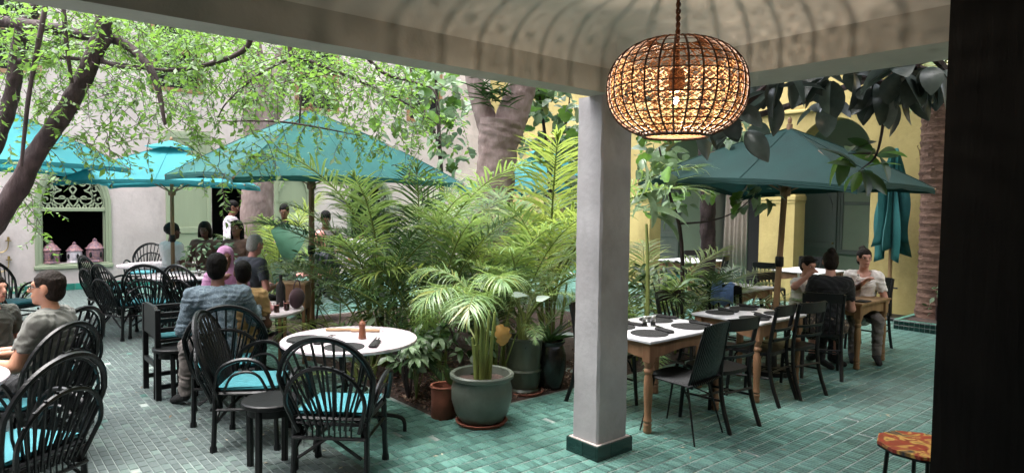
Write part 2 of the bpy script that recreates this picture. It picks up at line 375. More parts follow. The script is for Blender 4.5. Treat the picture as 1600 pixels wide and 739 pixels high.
# ---- planting bed: earth with bark chips
def hgt(x, y): return .02 + .05 * math.sin(x * 2.1 + 1) * math.sin(y * 1.7) + .03 * math.sin(x * 5.3) * math.sin(y * 4.7 + 1)
N = 44; vs_ = []; fs_ = []
for i in range(N + 1):
    for j in range(N + 1):
        x = BED[0] + (BED[1] - BED[0]) * i / N; y = BED[2] + (BED[3] - BED[2]) * j / N
        e = min(1, min(x - BED[0], BED[1] - x, y - BED[2], BED[3] - y) / .35)
        vs_.append((x, y, .004 + e * (.03 + hgt(x, y)) + e * random.uniform(0, .015)))
for i in range(N):
    for j in range(N): a = i * (N + 1) + j; fs_.append((a, a + N + 1, a + N + 2, a + 1))
g = MB(); g.add(vs_, fs_); struct('garden_bed', g, 'soil', ang=80)
g = MB()
for _ in range(2600):
    x = BED[0] + abs(random.gauss(0, 1.0)) % 2.6; y = BED[2] + abs(random.gauss(0, 1.0)) % 3
    if random.random() < .4: x = random.uniform(BED[0], 5.5); y = BED[2] + random.uniform(0, .7)
    if x < BED[0] + .03 or y < BED[2] + .03: continue
    e = min(1, min(x - BED[0], y - BED[2]) / .35); L = random.uniform(.012, .045); wv = L * random.uniform(.25, .6)
    rot = Euler((random.gauss(0, .4), random.gauss(0, .4), random.uniform(0, 6.3))).to_matrix()
    g.obox((x, y, .012 + e * (.036 + hgt(x, y)) + .005), (L, wv, random.uniform(.003, .009)), rot)
tag(g.build('bark_mulch', 'mulch', smooth=False), 'brown bark chips scattered over the earth of the planting bed', 'mulch', kind='stuff')
# ---- gallery over the camera: beams, coved ceiling, corner pillar, dark wall
LB = (2.95, 3.13); RB = (3.35, 3.76); BZ, CZ0, CZ = 2.49, 2.576, 2.86
g = MB(); g.box(-6, RB[1], LB[0], LB[1], BZ, 3.6); struct('beam_courtyard_side', g, 'beam')
g = MB(); g.box(RB[0], RB[1] - .002, -4, LB[0] - .001, BZ, 3.6); struct('beam_terrace_side', g, 'beam')
# ceiling with a quarter-round cove on the two beam sides
cr = CZ - CZ0; X0, Y0 = RB[0] + .012, LB[0] + .012; prof = [(0, CZ0)] + [(cr * 1.25 * (1 - math.cos(a)), CZ0 + cr * math.sin(a)) for a in np.linspace(.12, math.pi / 2, 12)]
V = []; F = []
for d, z in prof: V += [(-6, Y0 - d, z), (X0 - d, Y0 - d, z), (X0 - d, -4, z)]
for i in range(len(prof) - 1):
    for j in range(2): a = i * 3 + j; F.append((a, a + 1, a + 4, a + 3))
k = (len(prof) - 1) * 3; V.append((-6, -4, CZ)); F.append((k, k + 1, k + 2, len(V) - 1))
g = MB(); g.add(V, F); struct('ceiling', g, 'ceiling', ang=30)
g = MB(); g.box(-6, RB[1] - .01, -4, LB[1] - .01, 3.05, 3.3); struct('roof_slab', g, 'portico')
pil = thing('pillar', 'square grey plastered pillar with a dark green tiled foot', 'pillar', (3.455, 3.12, 0))
# shaft: slightly uneven plaster edges
hx, hy = .155, .12; V = []; F = []; NS = 26
for i in range(NS + 1):
    z = .1 + (BZ - .1 - .001) * i / NS
    for (sx, sy) in ((-1, -1), (1, -1), (1, 1), (-1, 1)):
        b = .010 + random.uniform(0, .006); jx, jy = random.gauss(0, .0015), random.gauss(0, .0015)
        if sx == sy: V += [(sx * hx + jx, sy * (hy - b), z), (sx * (hx - b), sy * hy + jy, z)][::1]
        else: V += [(sx * (hx - b), sy * hy + jy, z), (sx * hx + jx, sy * (hy - b), z)]
for i in range(NS):
    for j in range(8): a = i * 8; F.append((a + j, a + (j + 1) % 8, a + 8 + (j + 1) % 8, a + 8 + j))
g = MB(); g.add(V, F); g.build('shaft', 'portico', pil, ang=35)
g = MB(); g.prism([(-.172, -.137), (.172, -.137), (.172, .137), (-.172, .137)], .002, .112); g.build('plinth_core', 'plaster', pil, smooth=False)
for (x0, x1, y0, y1) in ((-.185, -.045, -.15, -.137), (-.042, .185, -.15, -.137), (-.185, -.172, -.136, -.01), (-.185, -.172, -.007, .15), (.172, .185, -.137, .15), (-.172, .172, .137, .15)):
    g = MB(); g.box(x0, x1, y0, y1, .004, .112 - random.uniform(0, .004), b=.003); g.build('tile', 'tile_dark', pil, smooth=False)
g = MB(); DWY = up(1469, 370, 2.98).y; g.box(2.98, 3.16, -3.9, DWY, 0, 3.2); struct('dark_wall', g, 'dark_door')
g = MB(); g.box(-6, 3.0, -4.2, -4.0, 0, 3.3); struct('wall_rear', g, 'dark_door')
g = MB(); g.box(-3.4, -3.2, -4.0, 2.9, 0, 3.04); struct('wall_side', g, 'dark_door')
# building mass above the gallery
g = MB(); g.box(-6, RB[1] - .05, -4, LB[1] - .05, 3.61, 6.2); struct('wall_above_gallery', g, 'plaster')
# ---- back wall (pale plaster) with openings, in the plane y = WALL_Y
def wall_y(name, x0, x1, z0, z1, holes, mat_, y=WALL_Y, th=.35):
    """holes: list of (xa, xb, za, zb, arch_rise) ; built as vertical strips, arch cut in small steps"""
    g = MB(); xs = sorted({x0, x1} | {h[0] for h in holes} | {h[1] for h in holes})
    def strip(a, b, za, zb):
        if zb - za > 1e-4: g.box(a, b, y, y + th, za, zb)
    for a, b in zip(xs[:-1], xs[1:]):
        hs = [h for h in holes if h[0] <= a + 1e-6 and h[1] >= b - 1e-6]
        if not hs: strip(a, b, z0, z1); continue
        h = hs[0]; strip(a, b, z0, h[2])
        if h[4] <= 0: strip(a, b, h[3], z1)
        else:
            n = 22; wd = (h[1] - h[0]) / 2; c = (h[0] + h[1]) / 2; lo = []
            for i in range(n + 1):
                x = h[0] + (h[1] - h[0]) * i / n; tt = min(1, abs(x - c) / wd); lo.append((x, h[3] + h[4] * arch(tt)))
            poly = lo + [(h[1], z1), (h[0], z1)]
            m = len(poly); 
            for i in range(n):
                q = [(lo[i][0], lo[i][1]), (lo[i + 1][0], lo[i + 1][1]), (lo[i + 1][0], z1), (lo[i][0], z1)]
                vs_ = [(p[0], y, p[1]) for p in q] + [(p[0], y + th, p[1]) for p in q]
                g.add(vs_, [(0, 1, 2, 3), (7, 6, 5, 4), (0, 4, 5, 1), (3, 2, 6, 7)])
    return struct(name, g, mat_, smooth=False)
def arch(t): return (1 - t ** 2.3) ** .62
W1 = (1.13, 2.17, .52, 1.72, .62); W2 = (7.42, 8.50, .70, 1.78, .52); DOOR = (4.16, 5.05, 0, 2.75, 0)
UPW = [(0.2, 1.2, 4.0, 5.6, 0), (3.0, 4.0, 4.0, 5.6, 0), (6.0, 7.1, 3.9, 5.5, 0), (9.0, 10.1, 3.9, 5.5, 0)]
def strip_wall():
    wall_y('wall_back', -4, 13.0, 0, 3.7, [W1, W2, DOOR], 'plaster')
    wall_y('wall_back_upper', -4, 13.0, 3.7, 6.6, UPW, 'plaster')
strip_wall()
g = MB(); g.box(-4, 13.0, WALL_Y + .36, WALL_Y + 3.5, 3.4, 3.6); struct('upper_floor_slab', g, 'plaster')
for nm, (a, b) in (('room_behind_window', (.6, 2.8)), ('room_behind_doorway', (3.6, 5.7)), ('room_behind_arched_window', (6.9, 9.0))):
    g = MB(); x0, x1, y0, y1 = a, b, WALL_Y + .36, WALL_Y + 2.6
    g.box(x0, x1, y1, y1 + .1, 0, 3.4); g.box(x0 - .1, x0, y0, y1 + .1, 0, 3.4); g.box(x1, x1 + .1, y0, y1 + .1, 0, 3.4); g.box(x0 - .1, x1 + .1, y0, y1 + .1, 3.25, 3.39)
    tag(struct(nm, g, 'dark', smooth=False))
for (a, b, z0, z1, r) in UPW:
    wn = thing('upper_window', f'brown wooden upper floor window of the pale back wall, {["leftmost", "second from left", "third from left", "rightmost"][UPW.index((a, b, z0, z1, r))]} of four', 'window', (a, WALL_Y, z0), 0, 'upper windows of the back wall')
    g = MB(); g.box(0, b - a, .12, .16, 0, z1 - z0); g.build('pane', 'dark', wn)
    for q in ((0, .09, 0, z1 - z0), (b - a - .09, b - a, 0, z1 - z0)):
        g = MB(); g.box(q[0] + .002, q[1] - .002, -.04, .1, q[2] + .002, q[3] - .002); g.build('jamb', 'pole', wn, smooth=False)
    for q in (.003, (z1 - z0) * .5, z1 - z0 - .09):
        g = MB(); g.box(.09, b - a - .09, -.03, .09, q, q + .08); g.build('rail', 'pole', wn, smooth=False)
# skirting of teal tiles along the back wall
sk = tag(MB().box(-3.9, 4.1, WALL_Y - .012, WALL_Y - .001, .001, .135).build('skirting_base', 'grout'), kind='structure')
q = MB(); q.box(-.094, .094, -.008, 0, -.062, .062, b=.003); tm = q.mesh('tile', 'tile_teal', smooth=False)
x = -1.0
while x < 4.0:
    link('tile', tm, sk, (x, WALL_Y - .0125, .068)); x += .196
# ---- yellow building on the plane x = FAC_X with an arcade, gallery behind
def wall_x(name, y0, y1, z0, z1, holes, mat_, x=FAC_X, th=.4):
    g = MB(); ys = sorted({y0, y1} | {h[0] for h in holes} | {h[1] for h in holes})
    for a, b in zip(ys[:-1], ys[1:]):
        hs = [h for h in holes if h[0] <= a + 1e-6 and h[1] >= b - 1e-6]
        if not hs: g.box(x, x + th, a, b, z0, z1); continue
        h = hs[0]; n = 26; c = (h[0] + h[1]) / 2; wd = (h[1] - h[0]) / 2
        if h[2] > z0: g.box(x, x + th, a, b, z0, h[2])
        lo = [(h[0] + (h[1] - h[0]) * i / n, h[3] + h[4] * (1 - min(1, abs(h[0] + (h[1] - h[0]) * i / n - c) / wd) ** 2.0) ** .5) for i in range(n + 1)]
        for i in range(n):
            q = [lo[i], lo[i + 1], (lo[i + 1][0], z1), (lo[i][0], z1)]
            g.add([(x, p[0], p[1]) for p in q] + [(x + th, p[0], p[1]) for p in q], [(3, 2, 1, 0), (4, 5, 6, 7), (1, 5, 4, 0), (7, 6, 2, 3)])
    return struct(name, g, mat_, smooth=False)
wall_x('wall_yellow', -3, 15.08, 0, 6.6, [(4.62, 5.93, 0, 2.68, .66), (6.62, 9.25, 0, 2.62, .75), (10.0, 12.4, 0, 2.62, .75)], 'yellow')
g = MB(); g.box(FAC_X - .05, FAC_X - .001, -3, 15.0, 3.47, 3.53, b=.012); struct('cornice', g, 'yellow')
for (a, b) in ((5.93, 6.62), (9.25, 10.0)):      # capital slabs of the arcade columns
    g = MB(); g.box(FAC_X - .02, FAC_X + .42, a - .018, b + .018, 1.88, 1.98, b=.012); g.box(FAC_X - .01, FAC_X + .41, a - .009, b + .009, 1.83, 1.879, b=.008); struct('column_capital', g, 'yellow')
g = MB(); g.box(FAC_X + 2.2, FAC_X + 2.5, 3.2, 15.0, 0, 3.9); struct('wall_gallery_back', g, 'green_wall')
g = MB(); g.box(FAC_X + .41, FAC_X + 2.19, 3.3, 3.6, 0, 3.89); struct('wall_gallery_end', g, 'green_wall')
g = MB(); g.box(FAC_X + .39, FAC_X + 2.6, 3.2, 15.0, 3.9, 4.1); struct('gallery_ceiling', g, 'plaster')
g = MB(); g.box(FAC_X + .405, FAC_X + 2.19, 3.6, 15.0, .001, .006); struct('gallery_floor', g, 'tile_teal')
g = MB(); g.box(3.17, FAC_X - .001, -2.6, -2.3, 0, 4.2); struct('wall_terrace_end', g, 'yellow')
g = MB(); g.box(-5.3, -5.0, LB[1], WALL_Y - .001, 0, 6.6); struct('wall_courtyard_left', g, 'plaster')
# ---- sky canopy is the world sky; ground ends at the walls
# ================================================================ FITTINGS OF THE WALLS
def sweep2d(path, w0, w1, d0, d1, closed=False):
    """band following a 2D path (x,z): from offset w0 to w1 sideways, from depth d0 to d1; returns verts (x, depth, z), faces"""
    n = len(path); V = []; F = []
    for i, p in enumerate(path):
        a = path[i - 1] if (i > 0 or closed) else path[i]; b = path[(i + 1) % n] if (i < n - 1 or closed) else path[i]
        tx, tz = b[0] - a[0], b[1] - a[1]; L = math.hypot(tx, tz) or 1; nx, nz = tz / L, -tx / L
        for (w_, d_) in ((w0, d0), (w1, d0), (w1, d1), (w0, d1)): V.append((p[0] + nx * w_, d_, p[1] + nz * w_))
    for i in range(n if closed else n - 1):
        a = i * 4; b = ((i + 1) % n) * 4
        for j in range(4): F.append((a + j, a + (j + 1) % 4, b + (j + 1) % 4, b + j))
    if not closed: F += [(3, 2, 1, 0), tuple((n - 1) * 4 + j for j in range(4))]
    return V, F
def arch_path(wd, z0, zs, rise, n=20):
    p = [(-wd, z0), (-wd, (z0 + zs) / 2)]
    for i in range(n + 1):
        t = -1 + 2 * i / n; p.append((wd * t if abs(t) < 1 else wd * t, zs + rise * arch(abs(t))))
    return p + [(wd, (z0 + zs) / 2), (wd, z0)]
def spiral(cx, cz, r0, turns, a0, sgn, n=16, r1=.012): return [(cx + (r0 + (r1 - r0) * i / n) * math.cos(a0 + sgn * turns * 6.283 * i / n), cz + (r0 + (r1 - r0) * i / n) * math.sin(a0 + sgn * turns * 6.283 * i / n)) for i in range(n + 1)]
def lattice_window(label, cx, y, wd, z0, zbar, zs, rise, group=None, rz=0, flip=None, mats='green_wood', loc=None):
    t = thing('arched_window', label, 'window', loc or (cx, y, 0), rz, group)
    P = arch_path(wd, z0, zs, rise)
    for (a, b, c, d) in ((-.10, -.05, -.035, .05), (-.049, 0.0, -.018, .08), (.001, .03, .03, .12)):
        v, f = sweep2d(P, a, b, c, d); g = MB(); g.add(v, f); g.build('frame', mats, t, ang=30)
    g = MB(); g.box(-wd - .12, wd + .12, -.05, .2, z0 - .1, z0 - .03, b=.01); g.box(-wd - .1, wd + .1, -.034, .18, z0 - .029, z0 - .001, b=.004); g.build('sill', mats, t, smooth=False)
    g = MB(); g.box(-wd + .002, wd - .002, -.006, .11, zbar - .035, zbar + .035, b=.008); g.build('transom', mats, t, smooth=False)
    top = zs + rise
    def inside(p): 
        x, z = p; return z > zbar + .03 and abs(x) < wd - .02 and z < zs + rise * arch(min(1, abs(x) / (wd - .01))) - .015
    curves = []
    rr = .155 * wd / .52; zc = zbar + .05 + rr
    for s in (-1, 1):
        curves += [spiral(s * rr * 1.25, zc, rr, 1.35, math.pi / 2, -s), spiral(s * rr * 1.15, zc + rr * 1.9, rr * .85, 1.3, -math.pi / 2, s), spiral(s * rr * 2.75, zc - rr * .1, rr * .75, 1.3, math.pi / 2 + s * .4, s),
                   spiral(s * rr * 2.35, zc + rr * 1.25, rr * .6, 1.2, 0, s), spiral(s * rr * .55, zc + rr * 3.1, rr * .5, 1.2, 0, s)]
        curves += [[(0, zbar + .05), (s * rr * .5, zc - rr * .2), (0, zc + rr * .5), (s * rr * .35, zc + rr * 1.2), (0, zc + rr * 1.7), (s * rr * .4, zc + rr * 2.5), (0, zc + rr * 3.2)],
                   [(s * rr * 2.0, zbar + .05), (s * rr * 2.25, zc), (s * rr * 1.9, zc + rr * .9), (s * rr * 2.2, zc + rr * 1.9)], [(s * rr * 3.3, zbar + .04), (s * rr * 2.9, zc + rr * .8), (s * rr * 1.6, zc + rr * 2.6)],
                   [(s * rr * .0, zc), (s * rr * 2.3, zc + .01)], [(0, zc + rr * 1.95), (s * rr * 1.9, zc + rr * 1.9)]]
        for k in range(5): curves.append([(s * (.1 + k * .2) * wd, zbar + .03), (s * (.16 + k * .2) * wd, zbar + .1), (s * (.22 + k * .2) * wd, zbar + .03)])
    for c in curves:
        c = [(p.x, p.y) for p in bez([(a, b, 0) for a, b in c], 3)] if len(c) < 8 else c
        run = []
        for p in c + [None]:
            if p is not None and inside(p): run.append(p)
            else:
                if len(run) > 2:
                    v, f = sweep2d(run, -.013, .013, .045, .07); g = MB(); g.add(v, f); g.build('lattice_scroll', mats, t, smooth=False)
                run = []
    return t
lattice_window('sage green arched window with scrolled fretwork above three pottery lanterns', 1.65, WALL_Y, .52, .52, 1.55, 1.72, .62)
lattice_window('sage green arched fretwork window half hidden behind the garden palms', 7.96, WALL_Y, .54, .70, 1.62, 1.78, .52)
w3 = lattice_window('dim arched fretwork window in the yellow gallery beside the folded umbrella', 0, 0, .5, .9, 1.85, 2.05, .6, loc=(FAC_X + 2.19, 5.5, 0), rz=-math.pi / 2, mats='grey_wood')
g = MB(); g.box(-.5, .5, .06, .09, .9, 2.4); g.build('pane', 'dark', w3)
# panelled door leaves
def door_leaf(label, loc, rz, wd, ht, m, arch_panel=True, side=1):
    t = thing('door', label, 'door', loc, rz)
    g = MB(); g.box(0, wd, -.05, 0, .03, ht, b=.006); g.build('leaf', m, t, smooth=False)
    for (a, b, c, d) in ((0, .09, .03, ht), (wd - .09, wd, .03, ht)):
        g = MB(); g.box(a + .002, b - .002, -.075, -.0505, c + .003, d - .003, b=.006); g.build('stile', m, t, smooth=False)
    for z in (.03, ht * .33, ht - .16):
        g = MB(); g.box(.09, wd - .09, -.073, -.051, z, z + .13, b=.006); g.build('rail', m, t, smooth=False)
    if arch_panel:
        P = [(wd / 2 + (wd / 2 - .1) * math.cos(a), ht * .62 + (wd / 2 - .1) * 1.1 * math.sin(a)) for a in np.linspace(0, math.pi, 16)]
        v, f = sweep2d(P, -.02, .02, -.085, -.0505); g = MB(); g.add(v, f); g.build('arch_moulding', m, t)
    g = MB(); g.ell((wd - .05 if side > 0 else .05, -.1, 1.02), (.022, .03, .022)); g.build('knob', 'brass', t)
    return t
door_leaf('tall sage green door leaf with arched moulding left of the dark doorway', (3.25, WALL_Y - .001, 0), 0, .88, 3.2, 'green_wood')
door_leaf('tall sage green door leaf standing open right of the dark doorway', (5.5, WALL_Y - .001, 0), 0, .86, 3.2, 'green_wood', side=-1)
door_leaf('grey green arched double door at the back of the yellow gallery', (FAC_X + 2.19, 7.2, 0), -math.pi / 2, 1.1, 2.75, 'grey_wood')
door_leaf('dark grey panelled shutter door far back in the gallery beside the curtain', (FAC_X + 2.19, 11.2, 0), -math.pi / 2, 1.2, 2.9, 'grey_wood')
g = MB(); g.box(FAC_X + .7, FAC_X + 1.1, 8.05, 8.4, 0, 3.88, b=.01); g.box(FAC_X + .66, FAC_X + 1.14, 8.01, 8.44, 2.05, 2.15, b=.01); tag(g.build('gallery_column', 'grey_wood', smooth=False), 'slim dark grey column standing inside the gallery near the curtain', 'column')
# curtain
V = []; F = []; nz_ = 40
for i in range(nz_ + 1):
    s = i / nz_
    for z in (.12, 1.2, 2.4): V.append((FAC_X + .95 + .035 * math.sin(s * 34) + .02 * math.sin(s * 11 + z), 7.45 + .5 * s * (1.0 + .06 * (2.4 - z)), z))
for i in range(nz_):
    for j in range(2): a = i * 3 + j; F.append((a, a + 1, a + 4, a + 3))
cloth('curtain', '#8f8478')
g = MB(); g.add(V, F); o = tag(g.build('curtain', 'curtain', ang=80), 'pale grey curtain hanging in the dark gallery bay', 'curtain'); o.modifiers.new('thick', 'SOLIDIFY').thickness = .006
g = MB(); g.box(FAC_X + 1.0, FAC_X + 1.06, 6.75, 7.44, .006, 2.6); tag(g.build('dark_gap_sheet', 'dark', smooth=False), 'black sheet standing in for the unlit gap between curtain and yellow column', 'dark gap')  # flat black sheet put in for the unlit gap beside the curtain
# pottery lanterns on the window sill
M['pot_paint'] = mat('painted_pottery', srgb('#9c6f68'), .6, .4, 30, .3, 60, col2=srgb('#54455a'), rnd=.1)
for i, (x, lab) in enumerate(((1.29, 'squat violet brown pottery lantern with domed lid, left on the window sill'), (1.66, 'rosy pottery lantern with pale cut-out base, middle of the sill'), (2.0, 'tall pointed violet brown pottery lantern, right on the sill'))):
    t = thing('pottery_lantern', lab, 'lantern', (x, WALL_Y + .1, .521), .3 * i, 'pottery lanterns on the window sill')
    s = (1.1, 1.0, 1.15)[i]
    g = MB(); g.lathe([(.0, 0), (.13, 0), (.135, .02), (.12, .04), (.13, .10), (.13, .2), (.118, .23)], 10, cap0=False); g.build('body', 'pot_paint' if i != 1 else 'marble', t, ang=25)
    g = MB(); g.lathe([(.15, .231), (.12, .26), (.085, .31), (.045, .34), (.03, .36), (.035, .38), (.0, .41)], 10); g.build('lid', 'pot_paint', t, ang=25)
    for k in range(5):
        a = k * 6.283 / 5 - 1.57; g = MB(); g.ell((.13 * math.cos(a), .13 * math.sin(a), .13), (.024, .024, .05), 8, 6); g.build('cut_out', 'dark', t)
    t.scale = (s, s, s)
# wall sconce at the far left
t = thing('wall_sconce', 'brass two-armed candle sconce on the pale wall left of the arched window', 'sconce', (.42, WALL_Y, 0))
g = MB(); g.tube([(0, -.02, .35), (0, -.02, 1.1)], .015, 6); g.build('back_plate', 'brass', t)
for z in (.5, .85):
    arm = MB().tube(bez([(0, -.02, z), (.1, -.05, z - .08), (.2, -.06, z - .02), (.22, -.06, z + .12)], 6), .009, 6).build('arm', 'brass', t)
    MB().lathe([(.0, 0), (.045, .005), (.05, .02), (.02, .02), (.02, .08), (.0, .08)], 12, (.22, -.06, z + .12)).build('candle_cup', 'brass', arm)
# ================================================================ PENDANT LAMP
LC = dp(1057, 140, 2.95); LR, LH = .306, .222
lamp = thing('pendant_lamp', 'big round woven rattan pendant lamp with a glowing bulb', 'lamp', LC)
def sph(th, ph, k=1.0):      # th latitude
    e = .86; c = math.copysign(abs(math.cos(th)) ** e, math.cos(th)); s = math.copysign(abs(math.sin(th)) ** e, math.sin(th))
    return (LR * k * c * math.cos(ph), LR * k * c * math.sin(ph), LH * k * s)
T0, T1 = -1.15, 1.32
rb = MB().tube([sph(T0 + (T1 - T0) * i / 18, 0) for i in range(19)], .0046, 4).mesh('rib', 'rattan')
for k in range(32): link('rib', rb, lamp, rot=(0, 0, 6.2832 * k / 32))
lats = [T0] + list(np.linspace(T0 + .12, T1, 15))
for th in lats: MB().tube([sph(th, 6.2832 * i / 48, 1.005) for i in range(48)], (.0026 if th < .5 else .0016) if th != T0 else .009, 4, closed=True).build('ring', 'rattan', lamp)
g = MB()
for k in range(32):
    for s in (-1, 1):
        g.tube([sph(T0 + (.70 - T0) * i / 45, 6.2832 * (k + .5) / 32 + s * .196 * 15 * i / 45 / 2 * 2, .975) for i in range(46)], .0019, 3, caps=False)
tag(g.build('cane_weave', 'cane', lamp), kind='stuff')
g = MB()
for k in range(32):         # small open diamonds woven between the ribs
    for j in range(14):
        th = (lats[j + 1] + lats[min(j + 2, 15)]) / 2; ph = 6.2832 * (k + .5) / 32; a = .055; b_ = .058
        pts = [sph(th + a, ph, .955), sph(th, ph + b_, .955), sph(th - a, ph, .955), sph(th, ph - b_, .955)]
        if th < .62 and random.random() < .88: g.tube(pts, .0036, 3, closed=True)
tag(g.build('cane_diamonds', 'cane', lamp), kind='stuff')
MB().lathe([(.018, .0), (.034, -.01), (.036, -.06), (.03, -.1), (.03, -.101)], 14, (0, 0, .09)).build('socket', 'rattan', lamp)
MB().ell((0, 0, -.05), (.0105, .0105, .017), 12, 8).build('bulb', 'bulb', lamp)
pts = [(math.cos(i * .9) * .006, math.sin(i * .9) * .006, .085 + (CZ - LC.z - .085) * i / 60) for i in range(61)]
MB().tube(pts, .006, 5).tube([(-p[0], -p[1], p[2]) for p in pts], .006, 5).build('cord', 'rattan', lamp)
# ================================================================ FURNITURE
def fan_chair(label, loc, rz, cushion=True):
    t = thing('cane_chair', label, 'chair', loc, rz, 'black cane fan back chairs')
    def yb(z): return -.19 - .34 * max(0, z - .42)
    hp = [(-.20, yb(.30), .30), (-.235, yb(.42), .42)] + [(.29 * math.cos(a), yb(.66 + .29 * math.sin(a)), .66 + .29 * math.sin(a)) for a in np.linspace(math.pi, 0, 15)] + [(.235, yb(.42), .42), (.20, yb(.30), .30)]
    g = MB().tube(bez(hp, 2), .0165, 6); g.tube([(p.x * .93, p.y + .02, p.z - .02 if p.z > .6 else p.z) for p in bez(hp, 2)], .009, 5); g.build('back_hoop', 'black', t)
    for i in range(11):
        s = -1 + 2 * i / 10; a = math.pi / 2 - s * 1.28
        top = Vector((.27 * math.cos(a), yb(.66 + .27 * math.sin(a)) + .012, .66 + .275 * math.sin(a))); bot = Vector((s * .13, yb(.42) + .01, .41))
        MB().tube([bot, bot.lerp(top, .5) + Vector((s * .012, .004, 0)), top], .0085, 5).build('spindle', 'black', t)
    bp = [(-.19, -.235, .34), (-.225, -.27, .45)] + [(.245 * math.cos(a), -.30 - .06 * math.sin(a), .53 + .24 * math.sin(a)) for a in np.linspace(math.pi, 0, 13)] + [(.225, -.27, .45), (.19, -.235, .34)]
    MB().tube(bez(bp, 2), .0135, 6).build('brace_hoop', 'black', t)
    for i in range(9):
        s = -1 + 2 * i / 8; a = math.pi / 2 - s * 1.1
        top = Vector((.255 * math.cos(a), -.302 - .06 * math.sin(a), .53 + .262 * math.sin(a))); bot = Vector((s * .135, -.245, .36))
        MB().tube([bot, top], .0075, 5).build('spindle', 'black', t)
    for s in (-1, 1):
        ap = [(s * .245, -.20, .44), (s * .285, -.15, .60), (s * .30, .0, .665), (s * .295, .13, .62), (s * .255, .20, .44)]
        MB().tube(bez(ap, 5), .015, 6).build('armrest', 'black', t)
        ap = [(s * .24, -.14, .43), (s * .27, -.08, .54), (s * .28, .02, .575), (s * .27, .1, .54), (s * .24, .15, .43)]
        MB().tube(bez(ap, 4), .010, 5).build('arm_brace', 'black', t)
        for y in (-.2, .2):
            lg = MB().tube([(s * .225, y, .43), (s * .23, y * 1.03, .2), (s * .235, y * 1.07, .0)], [.019, .018, .019], 7).build('leg', 'black', t)
            MB().lathe([(.024, 0), (.026, .02), (.022, .045)], 8, (s * .235, y * 1.07, .001)).build('foot', 'black', lg)
        MB().tube([(s * .232, -.205, .2), (s * .18, -.1, .33), (s * .06, -.02, .385)], .011, 5).build('corner_brace', 'black', t)
        MB().tube([(s * .232, .205, .2), (s * .15, .21, .36)], .011, 5).build('corner_brace', 'black', t)
        MB().tube([(s * .232, -.2, .3), (s * .232, .2, .3)], .011, 5).build('side_rail', 'black', t)
        MB().tube([(s * .2, -.215, .17), (0, -.22, .31)], .011, 5).build('corner_brace', 'black', t)
    for z in (.39, .30):
        MB().tube([(-.23, -.225, z), (.23, -.225, z)], .012, 6).build('rear_rail', 'black', t); MB().tube([(-.23, .212, z), (.23, .212, z)], .012, 6).build('front_rail', 'black', t)
    for i in range(9): MB().tube([(-.14 + .035 * i, -.23, .30), (-.14 + .035 * i, -.23, .395)], .006, 4).build('apron_rod', 'black', t)
    MB().box(-.245, .245, -.215, .225, .40, .425, b=.012).build('seat', 'black', t, smooth=False)
    g = MB(); n = 8; V = []; F = []
    for i in range(n + 1):
        for j in range(n + 1):
            x, y = -1 + 2 * i / n, -1 + 2 * j / n; e = max(0, 1 - max(abs(x), abs(y)) ** 6); V.append((x * .218 * (1 - .03 * y), y * .20 + .012, .462 + .012 * e - .006 * (1 - e)))
    for i in range(n):
        for j in range(n): a = i * (n + 1) + j; F.append((a, a + n + 1, a + n + 2, a + 1))
    g.add(V, F); g.box(-.22, .22, -.188, .212, .427, .455, b=.012); 
    if cushion: g.build('cushion', 'cushion', t, ang=50)
    return t
def W(px, py, z): return at(px, py, z)
S0 = fan_chair('black cane fan chair seen from behind, front centre at the marble table', at(527, 640, .44), 0); S0.location.z = 0
S0.rotation_euler.z = R(-44)
FC = 'black cane fan back chairs'
def seat_at(px, py, heading, label, scl=None):
    p = at(px, py, .46); p.z = 0; return dup(S0, p, R(heading), label, scl=scl)
S0.location = (1.86, 3.92, 0)
# headings: 0 faces the back wall, -90 faces the yellow building, -40 looks straight away from the camera, 50 faces picture left
seat_at(396, 590, -122, 'black cane fan chair with bare turquoise cushion turned sideways beside the round stool')
seat_at(352, 562, -15, 'black cane fan chair the man in the denim shirt sits on')
seat_at(22, 692, 38, 'black cane fan chair nearest the camera at the bottom left corner')
seat_at(38, 618, 42, 'black cane fan chair between the bottom left corner chair and the man in grey')
seat_at(62, 580, 44, 'black cane fan chair the man in the grey shirt leans back in')
seat_at(20, 470, -140, 'black cane fan chair across the table behind the man in grey')
seat_at(244, 469, -32, 'black cane fan chair with its back to the camera behind the high chair')
seat_at(202, 470, -72, 'black cane fan chair second in the row by the fretwork window')
seat_at(174, 450, -75, 'black cane fan chair farthest back in the row by the fretwork window')
seat_at(226, 424, 150, 'black cane fan chair facing the camera behind the far left table')
seat_at(312, 470, -60, 'black cane fan chair half hidden behind the man in denim at the hijab wearer\'s table')
# ---- round stools
def stool(label, loc, r=.19, h=.47):
    t = thing('stool', label, 'stool', loc, .3, 'black round stools')
    MB().lathe([(0, h - .035), (r * .96, h - .035), (r, h - .03), (r, h - .008), (r * .96, h), (0, h)], 24).build('seat', 'blackw', t, ang=30)
    MB().lathe([(r * .8, h - .09), (r * .8, h - .036)], 16).build('apron', 'blackw', t)
    for k in range(4):
        a = k * math.pi / 2 + .4; c, s = math.cos(a), math.sin(a)
        MB().obox((c * r * .84, s * r * .84, (h - .04) / 2), (.036, .036, h - .04), Euler((s * -.06, c * .06, a), 'XYZ').to_matrix(), b=.005).build('leg', 'blackw', t, smooth=False)
    return t
p = at(425, 622, .47); p.z = 0; st0 = stool('black round wooden stool beside the sideways cane chair', p)
p = at(275, 540, .47); p.z = 0; dup(st0, p, .8, 'black round wooden stool under the arm of the wooden high chair')
